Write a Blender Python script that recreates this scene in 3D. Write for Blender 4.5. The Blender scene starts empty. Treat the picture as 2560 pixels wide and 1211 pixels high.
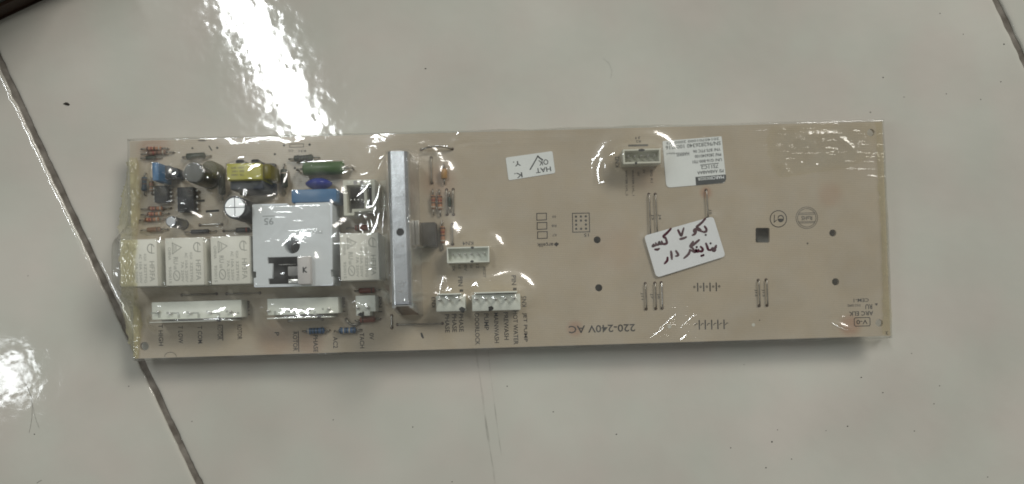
import bpy, bmesh, math, random
import numpy as np
from mathutils import Vector, Matrix, noise

random.seed(7)
sc = bpy.context.scene
C = sc.collection
R = math.radians

# ------------------------------------------------------------------ camera, world, lamps, exposure
F = 2009.0            # focal length in photograph pixels (2560 wide)
YN = 760.0            # pixel row straight below the lens (the photograph is an off-centre crop)
CAMZ = 0.3301         # lens height above the floor, metres
ZU, ZB = 0.0085, 0.0101   # underside and top of the circuit board laminate
TH = R(1.7)           # the board lies turned by this much

cam = bpy.data.cameras.new('camera')
cam.sensor_fit = 'HORIZONTAL'; cam.sensor_width = 36.0
cam.lens = 36.0 * F / 2560.0
cam.shift_y = (YN - 605.5) / 2560.0
cam.clip_start = 0.01; cam.clip_end = 50
camo = bpy.data.objects.new('camera', cam); C.objects.link(camo)
camo.location = (0, 0, CAMZ)
sc.camera = camo

world = bpy.data.worlds.new('World'); sc.world = world; world.use_nodes = True
bgn = world.node_tree.nodes['Background']
bgn.inputs['Color'].default_value = (1.0, 0.995, 0.945, 1)
bgn.inputs['Strength'].default_value = 0.138

def area_lamp(name, loc, sx, sy, rz, power, col, aim=None):
    l = bpy.data.lights.new(name, 'AREA'); l.shape = 'RECTANGLE'
    l.size = sx; l.size_y = sy; l.energy = power; l.color = col
    o = bpy.data.objects.new(name, l); C.objects.link(o)
    o.location = loc
    if aim is None:
        o.rotation_euler = (0, 0, rz)
    else:
        d = Vector(aim) - Vector(loc)
        o.rotation_euler = d.to_track_quat('-Z', 'Y').to_euler()
    return o
# the ceiling tube light mirrored in the tiles, a second one further left, plus an added fill lamp out of view
area_lamp('ceiling_tube_light', (-1.004, 1.133, 2.6), 1.25, 0.145, R(116.6), 21, (0.95, 0.99, 1.0))
area_lamp('second_tube_light', (-2.27, -0.285, 2.6), 1.0, 0.14, R(3), 8.5, (0.93, 0.98, 1.0))
area_lamp('added_fill_light', (2.1, 2.45, 2.6), 1.8, 1.0, 0, 82, (1.0, 0.965, 0.90), aim=(0.1, 0, 0))

sc.view_settings.view_transform = 'Standard'
sc.view_settings.look = 'None'
sc.view_settings.exposure = 0.0
sc.view_settings.gamma = 1.0
sc.view_settings.use_curve_mapping = False
sc.cycles.max_bounces = 10
sc.cycles.transparent_max_bounces = 16
sc.cycles.filter_width = 1.8

# ------------------------------------------------------------------ measuring helpers
def K(z): return (CAMZ - z) / F                      # metres per photograph pixel at height z
def W(px, py, z=ZB): return Vector(((px - 1280) * K(z), (YN - py) * K(z), z))

# ------------------------------------------------------------------ materials
MATS = {}
def mat(name, col, rough=0.5, metal=0.0, var=0.0, vscale=300, bump=0.0, bscale=800, spec=0.5, coat=0.0, alpha=1.0):
    if name in MATS: return MATS[name]
    m = bpy.data.materials.new(name); m.use_nodes = True
    nt = m.node_tree; p = nt.nodes['Principled BSDF']
    p.inputs['Base Color'].default_value = (*col, 1)
    p.inputs['Roughness'].default_value = rough
    p.inputs['Metallic'].default_value = metal
    p.inputs['Specular IOR Level'].default_value = spec
    p.inputs['Coat Weight'].default_value = coat
    p.inputs['Alpha'].default_value = alpha
    tc = nt.nodes.new('ShaderNodeTexCoord')
    if var > 0:
        n = nt.nodes.new('ShaderNodeTexNoise'); n.inputs['Scale'].default_value = vscale
        n.inputs['Detail'].default_value = 4
        nt.links.new(tc.outputs['Object'], n.inputs['Vector'])
        mr = nt.nodes.new('ShaderNodeMapRange')
        mr.inputs['From Min'].default_value = 0.3; mr.inputs['From Max'].default_value = 0.7
        mr.inputs['To Min'].default_value = 1 - var; mr.inputs['To Max'].default_value = 1 + var
        nt.links.new(n.outputs['Fac'], mr.inputs['Value'])
        mx = nt.nodes.new('ShaderNodeVectorMath'); mx.operation = 'SCALE'
        mx.inputs[0].default_value = col
        nt.links.new(mr.outputs['Result'], mx.inputs['Scale'])
        nt.links.new(mx.outputs['Vector'], p.inputs['Base Color'])
    if bump > 0:
        n = nt.nodes.new('ShaderNodeTexNoise'); n.inputs['Scale'].default_value = bscale
        n.inputs['Detail'].default_value = 3
        nt.links.new(tc.outputs['Object'], n.inputs['Vector'])
        b = nt.nodes.new('ShaderNodeBump'); b.inputs['Strength'].default_value = 1
        b.inputs['Distance'].default_value = bump
        nt.links.new(n.outputs['Fac'], b.inputs['Height'])
        nt.links.new(b.outputs['Normal'], p.inputs['Normal'])
    MATS[name] = m
    return m

def tile_material():
    m = bpy.data.materials.new('glazed_tile'); m.use_nodes = True
    nt = m.node_tree; L = nt.links; p = nt.nodes['Principled BSDF']
    tc = nt.nodes.new('ShaderNodeTexCoord'); oi = nt.nodes.new('ShaderNodeObjectInfo')
    va = nt.nodes.new('ShaderNodeVectorMath'); va.operation = 'ADD'
    L.new(tc.outputs['Object'], va.inputs[0]); L.new(oi.outputs['Location'], va.inputs[1])
    n1 = nt.nodes.new('ShaderNodeTexNoise'); n1.inputs['Scale'].default_value = 12; n1.inputs['Detail'].default_value = 5
    n2 = nt.nodes.new('ShaderNodeTexNoise'); n2.inputs['Scale'].default_value = 34; n2.inputs['Detail'].default_value = 2
    n2.noise_dimensions = '4D'; n2.inputs['W'].default_value = 3.3
    for n in (n1, n2): L.new(va.outputs['Vector'], n.inputs['Vector'])
    r1 = nt.nodes.new('ShaderNodeValToRGB')
    r1.color_ramp.elements[0].position = 0.3; r1.color_ramp.elements[0].color = (0.505, 0.493, 0.442, 1)
    r1.color_ramp.elements[1].position = 0.7; r1.color_ramp.elements[1].color = (0.625, 0.612, 0.555, 1)
    r2 = nt.nodes.new('ShaderNodeValToRGB')
    r2.color_ramp.elements[0].position = 0.35; r2.color_ramp.elements[0].color = (1.0, 0.965, 0.95, 1)
    r2.color_ramp.elements[1].position = 0.65; r2.color_ramp.elements[1].color = (0.975, 1.0, 0.975, 1)
    L.new(n1.outputs['Fac'], r1.inputs['Fac']); L.new(n2.outputs['Fac'], r2.inputs['Fac'])
    mx = nt.nodes.new('ShaderNodeMix'); mx.data_type = 'RGBA'; mx.blend_type = 'MULTIPLY'
    mx.inputs['Factor'].default_value = 1
    L.new(r1.outputs['Color'], mx.inputs[6]); L.new(r2.outputs['Color'], mx.inputs[7])
    L.new(mx.outputs[2], p.inputs['Base Color'])
    # glaze: fine waviness that ripples what it mirrors
    nb = nt.nodes.new('ShaderNodeTexNoise'); nb.inputs['Scale'].default_value = 195; nb.inputs['Detail'].default_value = 1.5
    nb.inputs['Roughness'].default_value = 0.45
    L.new(va.outputs['Vector'], nb.inputs['Vector'])
    nb2 = nt.nodes.new('ShaderNodeTexNoise'); nb2.inputs['Scale'].default_value = 30; nb2.inputs['Detail'].default_value = 1
    L.new(va.outputs['Vector'], nb2.inputs['Vector'])
    b2 = nt.nodes.new('ShaderNodeBump'); b2.inputs['Distance'].default_value = 0.00006
    L.new(nb2.outputs['Fac'], b2.inputs['Height'])
    b = nt.nodes.new('ShaderNodeBump'); b.inputs['Distance'].default_value = 0.000075
    L.new(nb.outputs['Fac'], b.inputs['Height']); L.new(b2.outputs['Normal'], b.inputs['Normal'])
    L.new(b.outputs['Normal'], p.inputs['Normal'])
    n3 = nt.nodes.new('ShaderNodeTexNoise'); n3.inputs['Scale'].default_value = 45; n3.inputs['Detail'].default_value = 6; n3.inputs['Distortion'].default_value = 1.5
    L.new(va.outputs['Vector'], n3.inputs['Vector'])
    m3 = nt.nodes.new('ShaderNodeMapRange'); m3.inputs['From Min'].default_value = .35; m3.inputs['From Max'].default_value = .7
    m3.inputs['To Min'].default_value = .04; m3.inputs['To Max'].default_value = .09
    L.new(n3.outputs['Fac'], m3.inputs['Value']); L.new(m3.outputs['Result'], p.inputs['Roughness'])
    p.inputs['Specular IOR Level'].default_value = 0.55
    return m

def grout_material():
    m = bpy.data.materials.new('dirty_grout'); m.use_nodes = True
    nt = m.node_tree; L = nt.links; p = nt.nodes['Principled BSDF']
    tc = nt.nodes.new('ShaderNodeTexCoord')
    n = nt.nodes.new('ShaderNodeTexNoise'); n.inputs['Scale'].default_value = 160; n.inputs['Detail'].default_value = 6
    L.new(tc.outputs['Object'], n.inputs['Vector'])
    r = nt.nodes.new('ShaderNodeValToRGB')
    r.color_ramp.elements[0].position = 0.35; r.color_ramp.elements[0].color = (0.12, 0.105, 0.085, 1)
    r.color_ramp.elements[1].position = 0.72; r.color_ramp.elements[1].color = (0.27, 0.245, 0.21, 1)
    L.new(n.outputs['Fac'], r.inputs['Fac']); L.new(r.outputs['Color'], p.inputs['Base Color'])
    b = nt.nodes.new('ShaderNodeBump'); b.inputs['Distance'].default_value = 0.0008
    L.new(n.outputs['Fac'], b.inputs['Height']); L.new(b.outputs['Normal'], p.inputs['Normal'])
    p.inputs['Roughness'].default_value = 0.9
    return m

def board_material(center):
    m = bpy.data.materials.new('tan_laminate'); m.use_nodes = True
    nt = m.node_tree; L = nt.links; p = nt.nodes['Principled BSDF']
    tc = nt.nodes.new('ShaderNodeTexCoord')
    rot = nt.nodes.new('ShaderNodeMapping'); rot.vector_type = 'POINT'
    rot.inputs['Rotation'].default_value = (0, 0, -TH)
    L.new(tc.outputs['Object'], rot.inputs['Vector'])
    # woven glass: fine lines along the length, fainter ones across
    w1 = nt.nodes.new('ShaderNodeTexWave'); w1.bands_direction = 'Y'; w1.inputs['Scale'].default_value = 430
    w1.inputs['Distortion'].default_value = 0.5; w1.inputs['Detail'].default_value = 1; w1.inputs['Detail Scale'].default_value = 0.3
    w2 = nt.nodes.new('ShaderNodeTexWave'); w2.bands_direction = 'X'; w2.inputs['Scale'].default_value = 430
    w2.inputs['Distortion'].default_value = 1.2; w2.inputs['Detail'].default_value = 1; w2.inputs['Detail Scale'].default_value = 0.3
    for w in (w1, w2): L.new(rot.outputs['Vector'], w.inputs['Vector'])
    n = nt.nodes.new('ShaderNodeTexNoise'); n.inputs['Scale'].default_value = 35; n.inputs['Detail'].default_value = 4
    L.new(tc.outputs['Object'], n.inputs['Vector'])
    r = nt.nodes.new('ShaderNodeValToRGB')
    r.color_ramp.elements[0].position = 0.3; r.color_ramp.elements[0].color = (0.452, 0.388, 0.295, 1)
    r.color_ramp.elements[1].position = 0.7; r.color_ramp.elements[1].color = (0.53, 0.458, 0.355, 1)
    L.new(n.outputs['Fac'], r.inputs['Fac'])
    mr = nt.nodes.new('ShaderNodeMapRange'); mr.inputs['To Min'].default_value = 0.965; mr.inputs['To Max'].default_value = 1.025
    L.new(w1.outputs['Fac'], mr.inputs['Value'])
    sc_ = nt.nodes.new('ShaderNodeVectorMath'); sc_.operation = 'SCALE'
    L.new(r.outputs['Color'], sc_.inputs[0]); L.new(mr.outputs['Result'], sc_.inputs['Scale'])
    cur = sc_.outputs['Vector']
    # reddish copper shining through the laminate in a few places
    for (px, py, rad, s) in ((1437, 822, 4.5, .5), (2125, 815, 6, .5), (1765, 482, 3.5, .55), (2075, 487, 7, .22), (385, 368, 9, .4),
                             (1095, 455, 10, .3), (690, 850, 11, .25), (775, 860, 8, .3), (1610, 440, 9, .15), (1540, 620, 14, .12)):
        q = W(px, py) - center
        d = nt.nodes.new('ShaderNodeVectorMath'); d.operation = 'DISTANCE'
        d.inputs[1].default_value = (q.x, q.y, 0.0008)
        L.new(tc.outputs['Object'], d.inputs[0])
        m2 = nt.nodes.new('ShaderNodeMapRange'); m2.interpolation_type = 'SMOOTHSTEP'
        m2.inputs['From Min'].default_value = rad * 0.0003; m2.inputs['From Max'].default_value = rad * 0.001
        m2.inputs['To Min'].default_value = s; m2.inputs['To Max'].default_value = 0
        L.new(d.outputs['Value'], m2.inputs['Value'])
        mx = nt.nodes.new('ShaderNodeMix'); mx.data_type = 'RGBA'
        L.new(m2.outputs['Result'], mx.inputs['Factor']); L.new(cur, mx.inputs[6])
        mx.inputs[7].default_value = (0.42, 0.20, 0.12, 1)
        cur = mx.outputs[2]
    L.new(cur, p.inputs['Base Color'])
    ad = nt.nodes.new('ShaderNodeMath'); ad.operation = 'MULTIPLY_ADD'; ad.inputs[1].default_value = 0.35
    L.new(w2.outputs['Fac'], ad.inputs[0]); L.new(w1.outputs['Fac'], ad.inputs[2])
    b = nt.nodes.new('ShaderNodeBump'); b.inputs['Distance'].default_value = 0.000018
    L.new(ad.outputs['Value'], b.inputs['Height']); L.new(b.outputs['Normal'], p.inputs['Normal'])
    p.inputs['Roughness'].default_value = 0.24
    p.inputs['Specular IOR Level'].default_value = 0.6
    return m

def film_material(name, haze, hazecol, gloss_rough, ior=1.5, tint=(0.97, 0.97, 0.95), hazevar=0.0, fade=False, crinkle=0.0, sheen=0.0):
    m = bpy.data.materials.new(name); m.use_nodes = True
    nt = m.node_tree; L = nt.links
    for nd in list(nt.nodes): nt.nodes.remove(nd)
    out = nt.nodes.new('ShaderNodeOutputMaterial')
    tr = nt.nodes.new('ShaderNodeBsdfTransparent'); tr.inputs['Color'].default_value = (*tint, 1)
    df = nt.nodes.new('ShaderNodeBsdfDiffuse'); df.inputs['Color'].default_value = (*hazecol, 1)
    gl = nt.nodes.new('ShaderNodeBsdfGlossy'); gl.inputs['Roughness'].default_value = gloss_rough
    gl.inputs['Color'].default_value = (1, 1, 1, 1)
    if crinkle > 0:      # fine creases in two directions
        tcc = nt.nodes.new('ShaderNodeTexCoord'); hs_ = []
        for (ang, sx, sy, w_) in ((32, 45, 480, 1.0), (-62, 60, 560, 5.0), (-28, 28, 560, 9.0)):
            mp = nt.nodes.new('ShaderNodeMapping'); mp.inputs['Rotation'].default_value = (0, 0, R(ang)); mp.inputs['Scale'].default_value = (sx, sy, 200)
            L.new(tcc.outputs['Object'], mp.inputs['Vector'])
            nn = nt.nodes.new('ShaderNodeTexNoise'); nn.noise_dimensions = '4D'; nn.inputs['W'].default_value = w_; nn.inputs['Scale'].default_value = 1; nn.inputs['Detail'].default_value = 2
            L.new(mp.outputs['Vector'], nn.inputs['Vector'])
            mr_ = nt.nodes.new('ShaderNodeMapRange'); mr_.interpolation_type = 'SMOOTHERSTEP'
            mr_.inputs['From Min'].default_value = .58; mr_.inputs['From Max'].default_value = .74
            L.new(nn.outputs['Fac'], mr_.inputs['Value']); hs_.append(mr_.outputs['Result'])
        a1 = nt.nodes.new('ShaderNodeMath'); a1.operation = 'ADD'; L.new(hs_[0], a1.inputs[0]); L.new(hs_[1], a1.inputs[1])
        a2 = nt.nodes.new('ShaderNodeMath'); a2.operation = 'ADD'; L.new(a1.outputs[0], a2.inputs[0]); L.new(hs_[2], a2.inputs[1])
        bp = nt.nodes.new('ShaderNodeBump'); bp.inputs['Distance'].default_value = crinkle
        ba = nt.nodes.new('ShaderNodeAttribute'); ba.attribute_name = 'bunch'
        b1 = nt.nodes.new('ShaderNodeMath'); b1.operation = 'MULTIPLY_ADD'; b1.inputs[1].default_value = 3.2; b1.inputs[2].default_value = 0.10
        L.new(ba.outputs['Fac'], b1.inputs[0])
        a3 = nt.nodes.new('ShaderNodeMath'); a3.operation = 'MULTIPLY'; L.new(a2.outputs[0], a3.inputs[0]); L.new(b1.outputs[0], a3.inputs[1])
        L.new(a3.outputs[0], bp.inputs['Height']); L.new(bp.outputs['Normal'], gl.inputs['Normal'])
    # thin sheet: the same mirror share from either side (Schlick)
    f0 = 2 * ((ior - 1) / (ior + 1)) ** 2
    geo = nt.nodes.new('ShaderNodeNewGeometry')
    dt = nt.nodes.new('ShaderNodeVectorMath'); dt.operation = 'DOT_PRODUCT'
    L.new(geo.outputs['Incoming'], dt.inputs[0]); L.new(geo.outputs['Normal'], dt.inputs[1])
    ab = nt.nodes.new('ShaderNodeMath'); ab.operation = 'ABSOLUTE'; L.new(dt.outputs['Value'], ab.inputs[0])
    om = nt.nodes.new('ShaderNodeMath'); om.operation = 'SUBTRACT'; om.inputs[0].default_value = 1; L.new(ab.outputs[0], om.inputs[1])
    pw = nt.nodes.new('ShaderNodeMath'); pw.operation = 'POWER'; pw.inputs[1].default_value = 5; L.new(om.outputs[0], pw.inputs[0])
    fr = nt.nodes.new('ShaderNodeMath'); fr.operation = 'MULTIPLY_ADD'; fr.inputs[1].default_value = 1 - f0; fr.inputs[2].default_value = f0
    L.new(pw.outputs[0], fr.inputs[0])
    if fade:
        at = nt.nodes.new('ShaderNodeAttribute'); at.attribute_name = 'fade'
        ff = nt.nodes.new('ShaderNodeMath'); ff.operation = 'MULTIPLY'
        L.new(fr.outputs[0], ff.inputs[0]); L.new(at.outputs['Fac'], ff.inputs[1]); fr = ff
    m1 = nt.nodes.new('ShaderNodeMixShader'); m1.inputs['Fac'].default_value = haze
    if hazevar > 0:
        tc = nt.nodes.new('ShaderNodeTexCoord')
        n = nt.nodes.new('ShaderNodeTexNoise'); n.inputs['Scale'].default_value = 120; n.inputs['Detail'].default_value = 5
        L.new(tc.outputs['Object'], n.inputs['Vector'])
        mr = nt.nodes.new('ShaderNodeMapRange'); mr.inputs['From Min'].default_value = .35; mr.inputs['From Max'].default_value = .7
        mr.inputs['To Min'].default_value = max(0, haze - hazevar); mr.inputs['To Max'].default_value = haze + hazevar
        L.new(n.outputs['Fac'], mr.inputs['Value'])
        hz = mr.outputs['Result']
        if fade:
            fh = nt.nodes.new('ShaderNodeMath'); fh.operation = 'MULTIPLY'
            L.new(hz, fh.inputs[0]); L.new(at.outputs['Fac'], fh.inputs[1]); hz = fh.outputs[0]
        L.new(hz, m1.inputs['Fac'])
    L.new(tr.outputs[0], m1.inputs[1]); L.new(df.outputs[0], m1.inputs[2])
    m2 = nt.nodes.new('ShaderNodeMixShader')
    glo = gl.outputs[0]
    if sheen > 0:        # a cloudy film also scatters part of what it mirrors
        g2 = nt.nodes.new('ShaderNodeBsdfGlossy'); g2.inputs['Roughness'].default_value = 0.30
        m3 = nt.nodes.new('ShaderNodeMixShader'); m3.inputs['Fac'].default_value = sheen
        L.new(glo, m3.inputs[1]); L.new(g2.outputs[0], m3.inputs[2]); glo = m3.outputs[0]
    L.new(fr.outputs[0], m2.inputs['Fac']); L.new(m1.outputs[0], m2.inputs[1]); L.new(glo, m2.inputs[2])
    L.new(m2.outputs[0], out.inputs['Surface'])
    return m

M_TILE = tile_material(); M_GROUT = grout_material()
M_INK = mat('silkscreen_ink', (0.030, 0.027, 0.022), 0.6)
M_INK2 = mat('faded_silkscreen', (0.075, 0.068, 0.055), 0.6)
M_RPRINT = mat('relay_print', (0.43, 0.435, 0.39), 0.6)
M_RELAY = mat('relay_plastic', (0.78, 0.775, 0.70), 0.38, var=0.03, vscale=120)
M_WHITE = mat('white_nylon', (0.76, 0.79, 0.72), 0.4, var=0.03, vscale=150)
M_CREAM = mat('cream_nylon', (0.68, 0.68, 0.58), 0.42, var=0.03, vscale=150)
M_COVER = mat('grey_white_plastic', (0.70, 0.745, 0.775), 0.42, var=0.02, vscale=80, bump=0.00002, bscale=1500)
M_GREYP = mat('warm_grey_plastic', (0.36, 0.35, 0.34), 0.45, var=0.04)
M_CAV = mat('cavity_shade', (0.13, 0.12, 0.105), 0.6)
M_STEEL = mat('tinned_wire', (0.62, 0.61, 0.58), 0.28, 1.0, var=0.1, vscale=900)
M_DWIRE = mat('dull_tinned_wire', (0.32, 0.30, 0.26), 0.4, 1.0, var=0.15, vscale=900)
M_ALU = mat('cast_aluminium', (0.70, 0.73, 0.77), 0.27, 0.95, var=0.16, vscale=90, bump=0.00006, bscale=240)
M_BLACK = mat('black_epoxy', (0.018, 0.019, 0.021), 0.45, var=0.1)
M_DARK = mat('dark_sleeve', (0.020, 0.023, 0.028), 0.3)
M_OLIVE = mat('olive_sleeve', (0.030, 0.032, 0.016), 0.3, var=0.2)
M_OLIVE2 = mat('olive_yellow_cap', (0.085, 0.078, 0.025), 0.45, var=0.15)
M_SILVER = mat('brushed_can_top', (0.80, 0.81, 0.82), 0.36, 0.9)
M_GREYTOP = mat('matte_can_top', (0.50, 0.52, 0.55), 0.45, 0.5)
M_YELLOW = mat('yellow_tape', (0.50, 0.47, 0.035), 0.32, var=0.05)
M_BROWNY = mat('varnished_tape', (0.13, 0.115, 0.02), 0.35, var=0.15)
M_FERRITE = mat('grey_ferrite', (0.075, 0.085, 0.10), 0.5, var=0.08)
M_BLUEBOX = mat('blue_box_plastic', (0.04, 0.165, 0.35), 0.35, var=0.03)
M_BLUEDISC = mat('royal_blue_lacquer', (0.008, 0.030, 0.30), 0.25, var=0.05)
M_GREEN = mat('green_lacquer', (0.060, 0.135, 0.032), 0.35, var=0.1)
M_DGREEN = mat('dark_green_lacquer', (0.030, 0.042, 0.026), 0.35, var=0.1)
M_ORANGE = mat('orange_tan_lacquer', (0.40, 0.17, 0.075), 0.4, var=0.08)
M_BROWN = mat('brown_channel_shade', (0.20, 0.10, 0.055), 0.4, var=0.1)
M_AMBER = mat('amber_lacquer', (0.42, 0.22, 0.05), 0.35, var=0.1)
M_REDG = mat('red_glass_body', (0.22, 0.055, 0.03), 0.3, var=0.1)
M_BLUER = mat('blue_resistor_lacquer', (0.055, 0.125, 0.26), 0.35, var=0.06)
M_TEAL = mat('dark_teal_lacquer', (0.015, 0.045, 0.075), 0.35, var=0.1)
M_BAND_K = mat('dark_band', (0.075, 0.035, 0.02), 0.4)
M_BAND_R = mat('red_band', (0.25, 0.03, 0.02), 0.4)
M_BAND_W = mat('pale_band', (0.42, 0.38, 0.30), 0.4)
M_SLOT = mat('slot_shade', (0.40, 0.42, 0.38), 0.6)
M_LEVER = mat('lever_plastic', (0.60, 0.58, 0.57), 0.45, var=0.04)
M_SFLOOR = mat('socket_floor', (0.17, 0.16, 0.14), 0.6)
M_PAPER = mat('label_paper', (0.80, 0.83, 0.82), 0.5, var=0.02, vscale=60)
M_PAPER2 = mat('gloss_label_paper', (0.82, 0.84, 0.86), 0.4, var=0.02, vscale=60)
M_LINK = mat('label_ink', (0.035, 0.042, 0.045), 0.6)
M_LINK2 = mat('faint_label_ink', (0.13, 0.145, 0.14), 0.6)
M_PEN = mat('dark_red_marker_ink', (0.065, 0.006, 0.018), 0.45)
M_MARK = mat('black_marker_ink', (0.010, 0.011, 0.010), 0.45)
M_PAD = mat('pale_test_pad', (0.62, 0.62, 0.55), 0.4)
M_FILM = film_material('clear_wrap', 0.065, (0.80, 0.81, 0.77), 0.05, ior=1.56, crinkle=0.00026, sheen=0.32, hazevar=0.045)
M_TAPE = film_material('yellowed_tape', 0.50, (0.56, 0.52, 0.32), 0.10, ior=1.5, tint=(0.96, 0.95, 0.86), hazevar=0.22, fade=True)
M_TAPE2 = film_material('crumpled_clear_tape', 0.05, (0.66, 0.65, 0.55), 0.12, ior=1.45, tint=(0.99, 0.985, 0.96), hazevar=0.16, fade=True)
M_TAPE3 = film_material('thin_yellowed_tape', 0.24, (0.54, 0.49, 0.32), 0.12, ior=1.45, tint=(0.98, 0.97, 0.92), hazevar=0.16, fade=True)
M_CORNERDARK = mat('dark_brown_corner', (0.035, 0.018, 0.010), 0.4, var=0.2, vscale=60)
M_STRIPTOP = mat('grey_strip_top', (0.10, 0.11, 0.10), 0.7, var=0.2, vscale=90)
M_DIRT = mat('dirt', (0.035, 0.030, 0.024), 0.9)
M_GRIME = film_material('grime_streak', 0.11, (0.10, 0.09, 0.075), 0.5, ior=1.05, tint=(1, 1, 1), hazevar=0.10)

# ------------------------------------------------------------------ object helpers
ORG = {}
def link(name, me, material, parent, center):
    if material is not None and not me.materials: me.materials.append(material)
    o = bpy.data.objects.new(name, me); C.objects.link(o)
    po = ORG[parent.name] if parent else Vector((0, 0, 0))
    o.parent = parent
    o.location = center - po
    ORG[o.name] = center
    return o

def obj(name, bm, material, parent=None, smooth=False, label=None, auto=None):
    co = [v.co for v in bm.verts]
    lo = Vector((min(c.x for c in co), min(c.y for c in co), min(c.z for c in co)))
    hi = Vector((max(c.x for c in co), max(c.y for c in co), max(c.z for c in co)))
    ce = (lo + hi) / 2; ce.z = lo.z
    for v in bm.verts: v.co -= ce
    bmesh.ops.recalc_face_normals(bm, faces=bm.faces)
    me = bpy.data.meshes.new(name)
    bm.to_mesh(me); bm.free()
    if smooth:
        for p in me.polygons: p.use_smooth = True
        if auto is not None:
            try: me.set_sharp_from_angle(angle=R(auto))
            except Exception: pass
    o = link(name, me, material, parent, ce)
    if label: o['label'] = label
    return o

def empty(name, loc, label=None, cat=None):
    o = bpy.data.objects.new(name, None); C.objects.link(o); o.location = loc
    ORG[o.name] = Vector(loc); o.empty_display_size = 0.01
    if label: o['label'] = label
    if cat: o['category'] = cat
    return o

def tag(o, label, cat, group=None, kind=None):
    if label: o['label'] = label
    if cat: o['category'] = cat
    if group: o['group'] = group
    if kind: o['kind'] = kind
    return o

class G:
    """a bmesh in a local frame (millimetres, z = 0 on the board) whose origin is the board spot seen at pixel (px,py) when raised by h mm"""
    def __init__(self, px, py, h=0, ang=TH, base=ZB):
        p = W(px, py, base + h * .001)
        self.k = K(base + h * .001) * 1000           # mm per pixel at that height
        self.M = Matrix.Translation((p.x, p.y, base)) @ Matrix.Rotation(ang, 4, 'Z') @ Matrix.Scale(.001, 4)
        self.ang = ang; self.c = p; self.base = base
        self.bm = bmesh.new()
    def sub(self):
        g = G.__new__(G); g.k = self.k; g.M = self.M; g.ang = self.ang; g.c = self.c; g.base = self.base; g.bm = bmesh.new(); return g
    def box(self, u0, u1, v0, v1, z0, z1, bev=0.0, seg=2, taper=0.0):
        b = bmesh.new()
        r = bmesh.ops.create_cube(b, size=1)
        for v in b.verts:
            t = taper if v.co.z > 0 else 0
            v.co = Vector(((u0 + u1) / 2 + v.co.x * (u1 - u0 - 2 * t), (v0 + v1) / 2 + v.co.y * (v1 - v0 - 2 * t), (z0 + z1) / 2 + v.co.z * (z1 - z0)))
        if bev > 0:
            bmesh.ops.bevel(b, geom=b.edges[:], offset=bev, segments=seg, affect='EDGES', profile=0.5)
        self._add(b); return self
    def _add(self, b):
        for v in b.verts: v.co = self.M @ v.co
        tmp = bpy.data.meshes.new('t'); b.to_mesh(tmp); b.free()
        self.bm.from_mesh(tmp); bpy.data.meshes.remove(tmp)
    def cyl(self, u, v, r, z0, z1, n=28, bev=0.0, r2=None):
        b = bmesh.new()
        bmesh.ops.create_cone(b, cap_ends=True, segments=n, radius1=r, radius2=r if r2 is None else r2, depth=z1 - z0)
        for w in b.verts: w.co += Vector((u, v, (z0 + z1) / 2))
        if bev > 0:
            top = [e for e in b.edges if all(w.co.z > z1 - 1e-6 for w in e.verts)]
            bmesh.ops.bevel(b, geom=top, offset=bev, segments=3, affect='EDGES', profile=0.5)
        self._add(b); return self
    def lathe(self, prof, axis='z', off=(0, 0, 0), n=20):
        b = bmesh.new(); rings = []
        for (t, r) in prof:
            ring = []
            for i in range(n):
                a = 2 * math.pi * i / n
                if axis == 'z': c = Vector((r * math.cos(a), r * math.sin(a), t))
                elif axis == 'u': c = Vector((t, r * math.cos(a), r * math.sin(a)))
                else: c = Vector((r * math.cos(a), t, r * math.sin(a)))
                ring.append(b.verts.new(c + Vector(off)))
            rings.append(ring)
        for A, B in zip(rings, rings[1:]):
            for i in range(n):
                b.faces.new((A[i], A[(i + 1) % n], B[(i + 1) % n], B[i]))
        b.faces.new(rings[0]); b.faces.new(rings[-1])
        self._add(b); return self
    def tube(self, pts, r, n=8):
        b = bmesh.new(); rings = []; P = [Vector(p) for p in pts]
        for i, p in enumerate(P):
            d = (P[min(i + 1, len(P) - 1)] - P[max(i - 1, 0)]).normalized()
            a = d.orthogonal().normalized(); c = d.cross(a)
            if i and rings:
                pass
            ref = Vector((0.3, 0.2, 0.93))
            a = d.cross(ref)
            a = a.normalized() if a.length > 1e-4 else d.orthogonal().normalized()
            c = d.cross(a)
            rings.append([b.verts.new(p + r * (a * math.cos(2 * math.pi * k / n) + c * math.sin(2 * math.pi * k / n))) for k in range(n)])
        for A, B in zip(rings, rings[1:]):
            for k in range(n): b.faces.new((A[k], A[(k + 1) % n], B[(k + 1) % n], B[k]))
        b.faces.new(rings[0]); b.faces.new(rings[-1])
        self._add(b); return self
    def plate(self, outer, holes, z0, z1, bev=0.0):
        me = plate_mesh([outer] + holes, z0, z1, bev)
        me.transform(self.M)
        self.bm.from_mesh(me); bpy.data.meshes.remove(me); return self
    def obj(self, name, material, parent, smooth=False, label=None, auto=None):
        return obj(name, self.bm, material, parent, smooth, label, auto)

def eval_mesh(data):
    o = bpy.data.objects.new('tmp', data); C.objects.link(o)
    dg = bpy.context.evaluated_depsgraph_get()
    me = bpy.data.meshes.new_from_object(o.evaluated_get(dg))
    bpy.data.objects.remove(o); return me

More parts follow.
